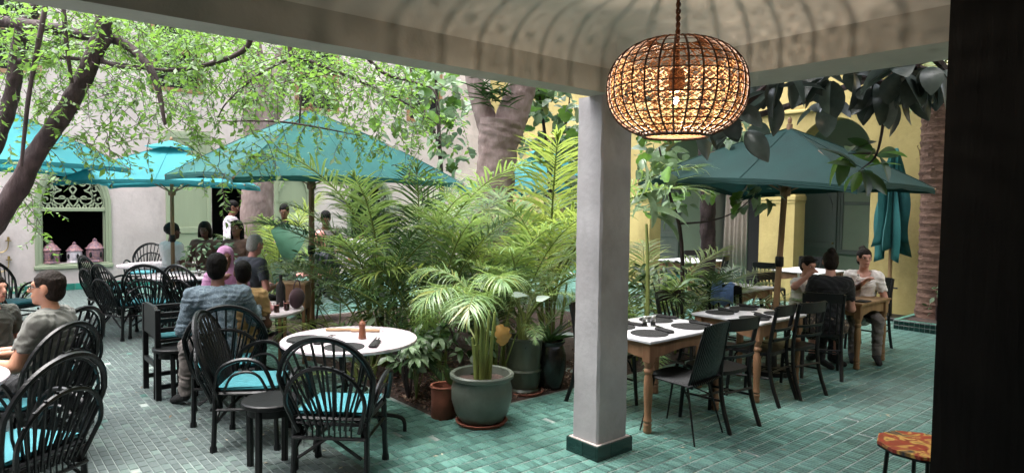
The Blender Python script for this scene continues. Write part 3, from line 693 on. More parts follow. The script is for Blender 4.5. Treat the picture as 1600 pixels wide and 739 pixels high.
# ---- wooden high chair
p = at(243, 627); hc = thing('high_chair', 'black wooden child high chair frame next to the man in denim', 'high chair', (1.28, 6.3, 0), 0)
for (x, y) in ((0, 0), (0, .5), (.46, 0), (.46, .5)):
    MB().obox((x, y, .40), (.045, .045, .8), b=.004).build('post', 'blackw', hc, smooth=False)
for y in (0, .5):
    MB().box(.023, .437, y - .014, y + .014, .10, .14, b=.003).build('stretcher', 'blackw', hc, smooth=False)
    MB().box(.023, .437, y - .018, y + .018, .74, .775, b=.003).build('arm_rail', 'blackw', hc, smooth=False); MB().box(.023, .437, y - .016, y + .016, .60, .64, b=.003).build('arm_rail', 'blackw', hc, smooth=False)
MB().prism([(.024, .55), (.476, .55), (.476, .78), (.43, .82), (.07, .82), (.024, .78)], -.014, .014, 'x').build('back_panel', 'blackw', hc, smooth=False)
MB().box(-.018, .018, .024, .476, .28, .32, b=.003).build('foot_rail', 'blackw', hc, smooth=False)
MB().box(.02, .44, .03, .47, .50, .53, b=.004).build('seat', 'blackw', hc, smooth=False)
MB().box(.04, .42, .05, .45, .531, .555, b=.01).build('cushion', 'cushion', hc, smooth=False)
# ---- bentwood and slat chairs of the terrace tables
def slat_chair(name, label, loc, rz, style):
    t = thing(name, label, 'chair', loc, rz, 'black wooden chairs at the pine tables')
    if style == 'ribbed':
        for s in (-1, 1):
            MB().tube([(s * .15, .14, .43), (s * .2, .23, .0)], [.011, .007], 6).build('leg', 'iron', t); MB().tube([(s * .15, -.14, .43), (s * .22, -.25, .0)], [.011, .007], 6).build('leg', 'iron', t)
            MB().tube([(s * .16, -.17, .30), (0, 0, .40)], .006, 5).build('brace', 'iron', t)
        V = []; F = []; n = 40          # one ribbed shell: seat sheet
        g = MB()
        for i in range(22):
            x = -.21 + .42 * (i + .5) / 22; g2 = .22 - .04 * (x / .21) ** 2
            g.tube([(x, g2, .435), (x, g2 - .03, .45), (x * .98, -.17, .44 - .01)], .0105, 5)
        g.build('seat', 'black', t)
        for i in range(20):
            s = -1 + 2 * (i + .5) / 20; w0, w1 = .215 * s, .185 * s
            MB().tube(bez([(w0, -.18 - .02 * (1 - s * s), .43), (w0, -.225 - .03 * (1 - s * s), .60), (w1 * 1.02, -.26 - .03 * (1 - s * s), .78), (w1, -.29 - .03 * (1 - s * s), .90 - .02 * s * s)], 2), .0112, 5).build('back_rib', 'black', t)
        for i in range(18):
            s = -1 + 2 * i / 17; MB().tube([(.22 * s, -.175 - .02 * (1 - s * s), .425), (.22 * s + .012, -.215 - .02 * (1 - s * s), .445)], .011, 5).build('edge_binding', 'black', t)
        return t
    for s in (-1, 1):
        MB().tube(bez([(s * .185, -.30, 0), (s * .18, -.22, .22), (s * .175, -.19, .45), (s * .18, -.22, .7), (s * .185, -.26, .88)], 3), [.018 + .004 * math.sin(i) * 0 for i in range(13)], 8).build('rear_post', 'blackw', t)
        MB().tube([(s * .17, .17, .44), (s * .185, .2, 0)], [.019, .015], 8).build('leg', 'blackw', t)
        MB().tube([(s * .175, .16, .22), (s * .175, -.2, .24)], .010, 6).build('stretcher', 'blackw', t)
        MB().tube(bez([(s * .17, .16, .3), (s * .12, .15, .40), (s * .03, .14, .425)], 4), .009, 6).build('bracket', 'blackw', t)
    MB().tube([(-.18, .0, .23), (.18, .0, .23)], .010, 6).build('stretcher', 'blackw', t); MB().tube([(-.17, -.22, .30), (.17, -.22, .30)], .010, 6).build('stretcher', 'blackw', t)
    g = MB(); n = 28; P = [(.205 * math.copysign(abs(math.cos(a)) ** .55, math.cos(a)), .205 * math.copysign(abs(math.sin(a)) ** .55, math.sin(a)) - .005) for a in np.linspace(0, 6.2832, n, endpoint=False)]
    g.prism(P, .435, .465); g.build('seat', 'blackw', t, ang=30)
    def rail(z, h, th=.02):
        V = []; F = []; n = 8
        for i in range(n + 1):
            s = -1 + 2 * i / n; y = -.21 - .12 * max(0, z - .55) - .03 * (1 - s * s)
            for dz, dy in ((0, 0), (h, -.01), (h, -.01 - th), (0, -th)): V.append((s * .18, y + dy, z + dz))
        for i in range(n):
            a = i * 4
            for j in range(4): F.append((a + j, a + (j + 1) % 4, a + 4 + (j + 1) % 4, a + 4 + j))
        F += [(3, 2, 1, 0), tuple(n * 4 + j for j in range(4))]
        g = MB(); g.add(V, F); g.build('back_rail', 'blackw', t, ang=50)
    rail(.79, .10)
    if style == 'ladder':
        rail(.66, .025, .014); rail(.57, .025, .014)
    else:
        for i in range(5):
            x = -.12 + .06 * i; MB().tube([(x, -.2, .465), (x * 1.05, -.225, .62), (x * 1.05, -.262 - .02 * (1 - (x / .15) ** 2), .80)], .009, 6).build('back_slat', 'blackw', t)
    return t
slat_chair('ribbed_chair', 'black ribbed shell chair with thin splayed legs, first at the pine table', (4.24, 3.0, 0), R(6), 'ribbed')
lad = slat_chair('bentwood_chair', 'black ladder back chair next to the ribbed shell chair', (4.70, 2.99, 0), R(-6), 'ladder')
spin = slat_chair('bentwood_chair', 'black spindle back chair the woman in the black top sits on', (6.93, 3.16, 0), R(-62), 'spindle')
G2 = 'black wooden chairs at the pine tables'
dup(lad, (5.6, 3.13, 0), R(4), 'black ladder back chair at the second pine table, on the side of the ribbed chair')
dup(lad, (6.02, 3.06, 0), R(-10), 'black ladder back chair between the second pine table and the woman in black')
dup(spin, (5.5, 3.82, 0), R(178), 'black chair on the planting bed side of the second pine table')
dup(spin, (4.3, 3.82, 0), R(184), 'black chair on the planting bed side of the first pine table')
dup(spin, (6.75, 4.1, 0), R(-80), 'black spindle back chair with a blue cloth hung over it')
dup(spin, (8.62, 3.36, 0), R(92), 'black spindle back chair of the woman in the white blouse')
dup(spin, (8.1, 4.2, 0), R(170), 'black chair of the woman raising her arm')
dup(spin, (9.9, 5.35, 0), R(-80), 'black spindle back chair before the yellow column')
dup(spin, (10.4, 6.75, 0), R(20), 'black chair far back beside the palm trunk, nearer the camera of two')
dup(spin, (10.9, 7.35, 0), R(150), 'black chair far back beside the palm trunk, farther of two')
dup(spin, (11.3, 5.45, 0), R(100), 'black chair at the far table under the arcade arch')
# ---- pine tables with stone tops and turned legs
LEG = [(.020, 0), (.030, .01), (.034, .03), (.028, .05), (.033, .065), (.033, .075), (.026, .085), (.034, .10), (.03, .12), (.026, .14), (.030, .22), (.036, .34), (.034, .42), (.027, .455), (.036, .47), (.036, .485), (.026, .5), (.034, .52), (.038, .55)]
def pine_table(label, x0, x1, y0, y1, h=.73, m='pine', top='marble2', group='pine dining tables'):
    t = thing('dining_table', label, 'table', ((x0 + x1) / 2, (y0 + y1) / 2, 0), 0, group)
    a, b = (x1 - x0) / 2, (y1 - y0) / 2
    MB().box(-a, a, -b, b, h - .022, h, b=.004).build('table_top', top, t, smooth=False)
    MB().box(-a + .012, a - .012, -b + .012, b - .012, h - .034, h - .0225, b=.002).build('top_frame', m, t, smooth=False)
    i = .06
    for (sx, sy) in ((-1, -1), (1, -1), (1, 1), (-1, 1)):
        lg = MB().lathe([(r, z * (h - .17) / .55) for r, z in LEG], 16, (sx * (a - i), sy * (b - i), 0), cap0=True).build('leg', m, t, ang=35)
        MB().box(sx * (a - i) - .037, sx * (a - i) + .037, sy * (b - i) - .037, sy * (b - i) + .037, h - .172, h - .0345, b=.004).build('leg_block', m, lg, smooth=False)
    def apron(L):
        n = 12; lo = [(-L, h - .15)] + [(-L + .06 + (2 * L - .12) * k / n, h - .115 - .03 * abs(math.cos(k / n * math.pi)) ** 3) for k in range(n + 1)] + [(L, h - .15)]
        return lo + [(L, h - .035), (-L, h - .035)]
    for s in (-1, 1):
        MB().prism(apron(a - i - .038), s * (b - i) - .012, s * (b - i) + .012, 'y').build('apron', m, t, smooth=False)
        MB().prism(apron(b - i - .038), s * (a - i) - .012, s * (a - i) + .012, 'x').build('apron', m, t, smooth=False)
    return t
pine_table('pine dining table with stone top half behind the grey pillar', 3.95, 4.99, 3.07, 3.83)
pine_table('pine dining table set for four, between the umbrella pole and the ribbed chair', 5.36, 6.2, 2.97, 3.69)
pine_table('pale worn pine table where the three women sit', 7.36, 8.16, 2.93, 3.73, m='pine2', top='pine2')
pine_table('pine table behind the blue cloth chair with a bare white top', 7.2, 8.0, 4.25, 4.95, m='pine2')
pine_table('far pine table with white top before the yellow column', 10.2, 11.1, 4.7, 5.5)
pine_table('far pine table with white top beside the dark palm trunk', 10.2, 11.2, 7.0, 7.8)
# ---- round marble tables on iron legs
def round_table(label, c, r, h=.73):
    t = thing('round_table', label, 'table', (c[0], c[1], 0), .5, 'round marble tables')
    MB().lathe([(0, h - .028), (r - .006, h - .028), (r, h - .022), (r, h - .006), (r - .005, h), (0, h)], 56).build('table_top', 'marble', t, ang=30)
    for k in range(3):
        a = k * 2.0944 - 1.05; c_, s_ = math.cos(a), math.sin(a); rr = [(.05, h - .03), (.11, h - .06), (.10, .48), (.07, .34), (.17, .17), (.36, .12), (.405, .08), (.41, .0)]
        MB().tube(bez([(c_ * q, s_ * q, z) for q, z in rr], 4), .016, 6).build('leg', 'iron', t)
    MB().lathe([(.12, .33), (.135, .34), (.12, .35)], 20).build('collar', 'iron', t); MB().lathe([(.22, h - .045), (.23, h - .035), (.22, h - .029)], 20).build('support_ring', 'iron', t)
    return t
ct = at(545, 528, .73); RT = (2.22, 4.53)
round_table('round marble table with a pepper mill and slate mats, front centre', RT, .50)
round_table('round marble table crowded with glasses where the family sits', (2.05, 6.35), .52)
round_table('round marble table where the man in grey sits', (-.32, 4.85), .52)
round_table('round marble table at the left edge behind the man in grey', (-.15, 6.6), .45)
round_table('round table with a white top behind the high chair', (2.35, 9.75), .55)
round_table('far round table by the umbrella pole with empty places', (2.4, 11.6), .6)
# ---- things on the tables
def on(x, y, z=.731): return (x, y, z)
def placemat(label, x, y, r=.15, z=.731):
    t = MB().lathe([(0, 0), (r, 0), (r, .005), (0, .0055)], 28).build('placemat', 'blackm', None, ang=30); t.location = (x, y, z); return tag(t, label, 'placemat', 'black round placemats')
def cutlery(label, x, y, rz, z=.731):
    t = thing('napkin_roll', label, 'napkin', (x, y, z), rz, 'black napkin rolls with cutlery')
    MB().obox((0, 0, .012), (.20, .06, .022), b=.009).build('napkin', 'blackm', t, smooth=False)
    for k in (-.012, .012): MB().obox((.09, k, .026), (.11, .012, .004), b=.001).build('handle', 'blackw', t, smooth=False)
for i, (x, y, w_) in enumerate(((4.2, 3.28, 'near left corner'), (4.72, 3.27, 'near right corner'), (4.22, 3.63, 'far left corner'), (4.74, 3.63, 'far right corner'))):
    placemat(f'black round placemat at the {w_} of the pillar table', x, y); cutlery(f'black napkin roll with cutlery by the {w_} placemat of the pillar table', x + .17, y - .02 + .03 * (i % 2), 1.3 + .2 * i)
for i, (x, y, w_) in enumerate(((5.56, 3.15, 'near left corner'), (6.0, 3.15, 'near right corner'), (5.58, 3.52, 'far left corner'), (6.0, 3.52, 'far right corner'))):
    placemat(f'black round placemat at the {w_} of the second pine table', x, y, .135); cutlery(f'black napkin roll with cutlery by the {w_} placemat of the second pine table', x + .15, y + .02 * (i % 2), 1.2 + .25 * i)
placemat('black round slate mat on the marble table near the fan chair', RT[0] - .17, RT[1] - .26, .14); placemat('black round slate mat at the left edge of the marble table', RT[0] - .30, RT[1] + .13, .13)
placemat('second slate mat stacked slightly askew on the left mat of the marble table', RT[0] - .29, RT[1] + .14, .128, .737)
cutlery('black napkin roll with cutlery beside the near slate mat of the marble table', RT[0] + .03, RT[1] - .33, .9)
cutlery('black napkin roll lying by the stacked slate mats', RT[0] - .22, RT[1] - .02, .6)
M['glass'] = glassm('clear_glass'); M['steel'] = mat('steel', (.55, .55, .55, 1), .3, .1, metal=1)
M['cola'] = mat('dark_drink', (.02, .008, .006, 1), .2, .2); M['reddrink'] = mat('rosy_drink', srgb('#c0625e'), .3, .2); M['white'] = mat('white_ceramic', srgb('#dcd6d0'), .3, .05)
M['woodmill'] = mat('mill_wood', srgb('#7a4a32'), .4, .25, 8, stretch=(1, 1, .1)); M['mat_wood'] = mat('cane_stick', srgb('#a98a68'), .6, .3, 12)
cloth('blue', '#6f8ac0'); cloth('plum', '#4a343c')
pm = thing('pepper_mill', 'brown wooden pepper mill standing on the front marble table', 'pepper mill', on(RT[0] + .06, RT[1] - .08))
MB().lathe([(0, 0), (.028, 0), (.03, .01), (.026, .05), (.022, .085), (.025, .09)], 16).build('body', 'woodmill', pm, ang=35); MB().lathe([(.025, .091), (.023, .1), (.026, .115), (.018, .13), (.008, .135), (.008, .145), (0, .147)], 16).build('head', 'woodmill', pm, ang=35)
for i, (dx, dy, rz, L) in enumerate(((.1, .25, -.7, .34), (.2, .14, -.66, .22))):
    o = MB().tube([(-L / 2, 0, .012), (0, .004, .013), (L / 2, 0, .012)], .012, 7).build('cane_stick', 'mat_wood'); o.location = on(RT[0] + dx, RT[1] + dy); o.rotation_euler.z = rz
    tag(o, ['long cane stick lying at the back of the front marble table', 'short cane stick lying nearer the pepper mill on the marble table'][i], 'stick')
def shaker(label, x, y, z=.731):
    t = thing('salt_shaker', label, 'shaker', (x, y, z)); MB().lathe([(0, .001), (.02, .001), (.022, .01), (.02, .06), (.02, .061)], 14).build('jar', 'glass', t); MB().lathe([(0, .004), (.018, .004), (.018, .04), (0, .04)], 12).build('salt', 'white', t)
    MB().lathe([(.021, .0615), (.021, .08), (.015, .088), (0, .09)], 14).build('lid', 'steel', t)
shaker('left one of two glass shakers on the pillar table', 4.42, 3.5); shaker('right one of two glass shakers on the pillar table', 4.49, 3.47); shaker('small shaker on the far white table by the palm trunk', 10.6, 7.35); shaker('small shaker on the round table behind the high chair', 2.45, 9.5)
def tumbler(label, x, y, drink, z=.731, s=1.0):
    t = thing('drinking_glass', label, 'glass', (x, y, z)); t.scale = (s,) * 3
    MB().lathe([(0, .001), (.03, .001), (.034, .01), (.037, .12), (.034, .12), (.031, .012), (0, .01)], 18).build('tumbler', 'glass', t)
    if drink: MB().lathe([(0, .0105), (.0302, .0125), (.0325, .09), (0, .09)], 16).build('drink', drink, t)
def bottle(label, x, y, m, z=.731, s=1.0, cap='white'):
    t = thing('bottle', label, 'bottle', (x, y, z)); t.scale = (s,) * 3
    MB().lathe([(0, .001), (.036, .001), (.038, .01), (.038, .16), (.03, .19), (.014, .215), (.013, .25)], 18).build('body', m, t); MB().lathe([(.015, .2505), (.015, .272), (0, .273)], 12).build('cap', cap, t)
tumbler('tall glass of dark cola in front of the woman in white', 7.72, 3.2, 'cola', s=1.25); bottle('clear water bottle beside the dark cola on the women\'s table', 7.95, 3.22, 'glass', s=.95)
bottle('clear water bottle near the woman raising her arm', 7.45, 3.68, 'glass', s=.95); tumbler('empty glass beside the woman in black', 7.5, 3.1, None)
o = MB().box(-.08, .08, -.06, .06, 0, .012, b=.004).build('phone', 'blackm', None, smooth=False); o.location = on(7.55, 3.0); tag(o, 'black flat phone lying at the near corner of the women\'s table', 'phone')
# the family's table: knobbly pink dishes, black bottle, glasses
bottle('tall matt black bottle on the family\'s table', 2.36, 6.3, 'blackm', s=1.15, cap='blackm')
for i, (x, y, w_) in enumerate(((2.32, 6.05, 'nearest the black bottle'), (2.2, 5.98, 'nearest the table edge'))): tumbler(f'small glass of rosy drink on the family\'s table, {w_}', x, y, 'reddrink', s=.75)
M['rosy'] = mat('rosy_ceramic', srgb('#c98f90'), .4, .25, 20, .2, 40)
for i, (x, y, w_) in enumerate(((2.0, 6.02, 'front'), (2.15, 6.15, 'middle'), (2.22, 6.42, 'back'))):
    t = thing('tagine_dish', f'rosy glazed lidded dish on the family\'s table, {w_} of three', 'dish', (x, y, .731), 0, 'rosy dishes on the family table')
    MB().lathe([(0, .001), (.075, .001), (.09, .03), (.085, .035)], 18).build('bowl', 'rosy', t); MB().lathe([(.084, .0355), (.06, .06), (.03, .08), (.022, .09), (.026, .10), (0, .108)], 18).build('lid', 'rosy', t)
o = MB().ell((0, 0, .10), (.10, .05, .10), 14, 10).tube(bez([(-.05, 0, .19), (-.02, 0, .26), (.03, 0, .26), (.05, 0, .19)], 4), .006, 5).build('handbag', 'plum'); o.location = on(2.44, 6.1); o.rotation_euler.z = .5; tag(o, 'dark plum handbag on the edge of the family\'s table', 'bag')
o = thing('menu_stand', 'pale timber serving stand behind the family\'s table', 'stand', (2.75, 6.95, 0), -.7)
o.scale = (.72, .72, 1); MB().box(-.22, .22, -.15, .15, .86, .885, b=.004).build('top', 'mat_wood', o, smooth=False); MB().box(-.21, .21, -.14, .14, .6, .859, b=.004).build('box', 'pine', o, smooth=False)
for sx in (-1, 1):
    for sy in (-1, 1): MB().box(sx * .18 - .02, sx * .18 + .02, sy * .11 - .02, sy * .11 + .02, 0, .6).build('leg', 'pine', o, smooth=False)
for i, (x, y) in enumerate(((2.1, 9.6), (2.5, 9.95))):
    o = MB().lathe([(0, 0), (.08, .0), (.13, .018), (.128, .022), (.08, .006), (0, .006)], 24).build('plate', 'white'); o.location = on(x, y); tag(o, ['white plate at the near side of the round table behind the high chair', 'white plate at the far side of the round table behind the high chair'][i], 'plate')
bottle('small rosy sauce bottle on the round table behind the high chair', 2.62, 9.62, 'rosy', s=.6)
# blue cloth over a chair back
V = []; F = []
for i in range(13):
    for j, (dy, dz) in enumerate(((-.04, -.22), (-.035, -.1), (-.03, 0.0), (0, .02), (.03, 0.0), (.035, -.12))):
        s = -1 + 2 * i / 12; V.append((s * .13, dy + .012 * math.sin(i * 1.9 + j), .90 + dz - .02 * math.sin(i * 1.1)))
for i in range(12):
    for j in range(5): a = i * 6 + j; F.append((a, a + 6, a + 7, a + 1))
g = MB(); g.add(V, F); o = g.build('blue_cloth', 'blue', ang=80); o.modifiers.new('thick', 'SOLIDIFY').thickness = .006
o.location = Vector((6.75, 4.1, 0)) + Matrix.Rotation(R(-80), 3, 'Z') @ Vector((0, -.27, -.01)); o.rotation_euler.z = R(-80); tag(o, 'light blue cloth draped over a chair back behind the umbrella pole', 'cloth')
# painted stool at the bottom right
M['painted'] = mat('painted_top', srgb('#b8432f'), .35, .3, 7, 0, col2=srgb('#d0a050'), coat=.4)
nn = M['painted'].node_tree; bs = nn.nodes['Principled BSDF']
nz2 = nn.nodes.new('ShaderNodeTexNoise'); nz2.inputs['Scale'].default_value = 6; nz2.inputs['Distortion'].default_value = 1.5; tc2 = nn.nodes.new('ShaderNodeTexCoord'); nn.links.new(tc2.outputs['Object'], nz2.inputs[0])
r2 = nn.nodes.new('ShaderNodeValToRGB'); r2.color_ramp.interpolation = 'EASE'
el = r2.color_ramp.elements; el[0].position = .3; el[0].color = srgb('#26283a'); el[1].position = .72; el[1].color = srgb('#3c2418')
for pz, c in ((.38, '#7a5a30'), (.45, '#c9a050'), (.52, '#8a2a20'), (.60, '#9c3424'), (.66, '#c9a25a')): e_ = el.new(pz); e_.color = srgb(c)
nn.links.new(nz2.outputs['Fac'], r2.inputs[0]); nn.links.new(r2.outputs[0], bs.inputs['Base Color'])
pc = at(1440, 693, .47); t = thing('painted_stool', 'low polygonal stool with red and gold painted top by the dark wall', 'stool', (pc.x, pc.y, 0), .3)
oc = [(.22 * math.cos(a), .22 * math.sin(a)) for a in np.linspace(0, 6.2832, 10, endpoint=False)]
MB().prism(oc, .45, .468).build('top', 'painted', t, smooth=False); MB().prism([(x * .99, y * .99) for x, y in oc], .437, .4495).build('rim', 'blackw', t, smooth=False)
for k in range(4): a = k * 1.5708 + .2; MB().tube([(.16 * math.cos(a), .16 * math.sin(a), .436), (.19 * math.cos(a), .19 * math.sin(a), 0)], .011, 6).build('leg', 'iron', t)
# ================================================================ UMBRELLAS
def umbrella(label, c, side, rz, rim, peak, m='canvas', drops=(0, 0, 0, 0), tilt=0.0, vent=True, pole_r=.028, base=True, sag=.10):
    t = thing('umbrella', label, 'umbrella', (c[0], c[1], 0), rz, 'teal garden umbrellas')
    h = side / 2; C = [Vector((sx * h + tilt * .8, sy * h, rim - d)) for (sx, sy), d in zip(((-1, -1), (1, -1), (1, 1), (-1, 1)), drops)]
    A = Vector((tilt, 0, peak)); n = 12; ridges = []
    for k in range(4):
        a, b = C[k], C[(k + 1) % 4]; V = []; F = []
        mid = (a + b) / 2
        for i in range(n + 1):
            s = i / n
            for j in range(n + 1):
                q = j / n; e = a.lerp(b, q); w_ = 4 * q * (1 - q)
                inw = (Vector((A.x, A.y, 0)) - Vector((mid.x, mid.y, 0))).normalized()
                p = A.lerp(e, s); p += inw * (.13 * w_ * s ** 3 * side / 2.5); p.z += .03 * math.sin(s * math.pi) - (sag + .10) * w_ * s * (1 - s) * .9 + .05 * w_ * s ** 4 - .012 * math.sin(q * 25 + k) * w_ * s * (1 - s) * 2
                V.append(p)
        for i in range(n):
            for j in range(n): x = i * (n + 1) + j; F.append((x, x + n + 1, x + n + 2, x + 1))
        ridges += [[V[i * (n + 1)] for i in range(n + 1)], [V[i * (n + 1) + n // 2] for i in range(1, n + 1)]]
        g = MB(); g.add(V, F); o = g.build('canopy_panel', m, t, ang=80)
        MB().tube([V[n * (n + 1) + j] - Vector((0, 0, .03)) for j in range(n + 1)], .004, 4).build('hem', m, t)
        g = MB(); g.add([V[n * (n + 1) + j] for j in range(n + 1)] + [V[n * (n + 1) + j] - Vector((0, 0, .055 + .008 * math.sin(j * 2.2))) for j in range(n + 1)], [(j, j + 1, j + n + 2, j + n + 1) for j in range(n)]); g.build('valance', m, t, ang=80)
    for q in ridges: MB().tube([p_ + Vector((0, 0, .004)) for p_ in q], .0045, 4).build('seam', m, t)
    for k in range(4):
        MB().tube([A - Vector((0, 0, .10)), A.lerp(C[k], .5) + Vector((0, 0, .02)), C[k] + Vector((0, 0, -.012))], .012, 5).build('rib', 'pole', t)
        MB().tube([Vector((A.x * .8, 0, rim - .12)), A.lerp(C[k], .52) + Vector((0, 0, .0))], .010, 5).build('strut', 'pole', t)
    if vent:
        hv = side * .13; V = [(-hv, -hv, peak - .05), (hv, -hv, peak - .05), (hv, hv, peak - .05), (-hv, hv, peak - .05), (A.x, 0, peak + .07)]
        g = MB(); g.add(V, [(0, 1, 4), (1, 2, 4), (2, 3, 4), (3, 0, 4)]); g.build('vent_cap', m, t, smooth=False)
    MB().lathe([(.018, peak + .05), (.024, peak + .08), (.015, peak + .11), (0, peak + .12)], 10, (A.x, 0, 0)).build('finial', 'pole', t)
    MB().tube([(0, 0, .02), (A.x * .5, 0, peak * .5), (A.x, 0, peak + .04)], pole_r, 10).build('pole', 'pole', t)
    MB().lathe([(.045, rim - .16), (.055, rim - .14), (.055, rim - .09), (.04, rim - .07)], 12, (A.x * .8, 0, 0)).build('hub', 'pole', t)
    MB().lathe([(pole_r + .004, 1.12), (pole_r + .012, 1.13), (pole_r + .012, 1.22), (pole_r + .004, 1.23)], 10, (A.x * .45, 0, 0)).build('clamp', 'iron', t)
    if base:
        MB().lathe([(.0, .0), (.24, .0), (.24, .05), (.06, .07), (.05, .3), (.036, .31)], 20).build('base', 'iron', t, ang=30)
    return t
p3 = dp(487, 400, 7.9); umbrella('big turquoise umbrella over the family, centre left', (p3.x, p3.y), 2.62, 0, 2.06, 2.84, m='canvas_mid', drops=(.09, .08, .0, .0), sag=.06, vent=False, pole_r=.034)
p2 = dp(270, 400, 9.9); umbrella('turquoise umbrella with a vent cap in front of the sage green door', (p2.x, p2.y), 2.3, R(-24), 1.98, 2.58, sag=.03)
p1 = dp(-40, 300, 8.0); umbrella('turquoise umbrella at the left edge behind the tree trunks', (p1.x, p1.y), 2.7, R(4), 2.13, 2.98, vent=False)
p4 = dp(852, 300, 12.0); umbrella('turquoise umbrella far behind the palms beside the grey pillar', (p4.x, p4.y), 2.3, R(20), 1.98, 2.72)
p5 = at(1216, 565); p5 = dp(1208, 470, 6.9); umbrella('dark teal umbrella over the pine tables', (p5.x, p5.y), 2.22, R(3), 2.03, 2.6, vent=False, pole_r=.032, m='canvas_dark_shaded', drops=(.10, .06, .14, .0), tilt=.26, sag=.05)
# folded umbrella
fp = (11.3, 4.1); t = thing('folded_umbrella', 'folded turquoise umbrella standing against the yellow wall', 'umbrella', (fp[0], fp[1], 0))
MB().tube([(0, 0, .05), (0, 0, 2.62)], .03, 10).build('pole', 'pine2', t); MB().tube([(0, 0, .0), (0, 0, .62)], .05, 12).build('foot_tube', 'iron', t); MB().obox((0, 0, .03), (.5, .5, .05), b=.01).build('base', 'iron', t, smooth=False)
MB().tube([(0, -.05, .5), (0, -.12, .5)], .015, 6).build('clamp_screw', 'iron', t)
for k in range(8):
    a0 = k * .7854; V = []; F = []; n = 16
    for i in range(n + 1):
        s = i / n; z = 2.70 - 1.65 * s + (.16 * s * math.sin(k * 2.3)) - .04 * math.sin(s * 3.1)
        r = .07 + .23 * s ** .9 * (1 - .22 * s * s) + .035 * math.sin(s * 8 + k * 1.7)
        for j in range(5):
            a = a0 + (j - 2) * .20; q = r * (.55 + .6 * (1 - abs(j - 2) / 2)); V.append((q * math.cos(a), q * math.sin(a), z + .03 * (abs(j - 2)) * s))
    for i in range(n):
        for j in range(4): x = i * 5 + j; F.append((x, x + 5, x + 6, x + 1))
    g = MB(); g.add(V, F); o = g.build('canvas_fold', 'canvas_mid', t, ang=70); o.modifiers.new('thick', 'SOLIDIFY').thickness = .008
# ================================================================ POTS
def pot(name, label, loc, prof, m, soil_r, soil_z, saucer=None):
    t = thing(name, label, 'pot', loc); MB().lathe(prof, 36).build('body', m, t, ang=35)
    g = MB(); V = [(0, 0, soil_z + .01)]; n = 20
    for k in range(n): a = 6.2832 * k / n; V.append((soil_r * math.cos(a), soil_r * math.sin(a), soil_z + .006 * math.sin(k * 2.3)))
    g.add(V, [(0, 1 + k, 1 + (k + 1) % n) for k in range(n)]); g.build('soil', 'soil', t)
    if saucer: MB().lathe([(0, .002), (saucer - .02, .002), (saucer, .03), (saucer - .012, .034), (saucer - .03, .012), (0, .012)], 30).build('saucer', 'terracotta', t, ang=40)
    return t
POT1 = (3.16, 4.12); POT2 = (3.98, 4.55); POT3 = (4.27, 4.52)
pot('plant_pot', 'large grey glazed bowl pot with a palm on a saucer', (POT1[0], POT1[1], 0), [(.0, .015), (.14, .015), (.17, .03), (.215, .10), (.242, .2), (.243, .29), (.228, .35), (.232, .365), (.255, .375), (.258, .40), (.245, .412), (.222, .405), (.215, .36), (.21, .33)], 'greypot', .213, .345, .21)
pot('plant_pot', 'tall olive glazed pot with ribbed bands behind the bowl pot', (POT2[0], POT2[1], 0), [(0, .012), (.14, .012), (.15, .04), (.135, .06), (.15, .09), (.155, .2), (.165, .22), (.155, .24), (.16, .26), (.155, .28), (.165, .4), (.17, .5), (.178, .51), (.178, .53), (.16, .53), (.155, .48)], 'greenpot', .156, .49, .19)
pot('plant_pot', 'tall black glazed pot next to the pillar', (POT3[0], POT3[1], 0), [(0, .005), (.12, .005), (.135, .05), (.165, .2), (.165, .32), (.145, .40), (.135, .42), (.155, .45), (.155, .465), (.135, .465), (.13, .42)], 'blackpot', .131, .43)
tp = thing('terracotta_pipe', 'plain terracotta tube standing at the corner of the planting bed', 'pot', (2.995, 4.42, 0)); MB().lathe([(.0, .02), (.095, .0), (.102, .01), (.10, .14), (.105, .255), (.112, .262), (.108, .272), (.092, .268), (.088, .02)], 28).build('body', 'terracotta', tp, ang=40)
# tiled planter of the palm
t = thing('palm_planter', 'low green tiled kerb bed round the tall palm trunk', 'planter', (11.15, 3.15, 0))
PX, PY = (-.75, .6), (-1.2, .55)
MB().box(PX[0] + .06, PX[1] - .06, PY[0] + .06, PY[1] - .06, .0, .12).build('soil', 'soil', t)
for (a, b, c, d) in ((PX[0], PX[0] + .055, PY[0], PY[1]), (PX[0] + .056, PX[1], PY[1] - .055, PY[1])):
    kb = MB().box(a, b, c, d, .002, .14).build('kerb', 'grout', t, smooth=False)
    if b - a < .1:
        y = c + .004
        while y < d - .06:
            for z in (.008, .072): MB().box(a - .006, a - .0005, y, y + .062, z, z + .06, b=.002).build('tile', 'tile_dark', kb, smooth=False)
            MB().box(a - .004, b, y, y + .062, .1405, .147, b=.002).build('tile', 'tile_teal', kb, smooth=False); y += .067
    else:
        x = a + .004
        while x < b - .06: MB().box(x, x + .062, c, d + .004, .1405, .147, b=.002).build('tile', 'tile_teal', kb, smooth=False); x += .067
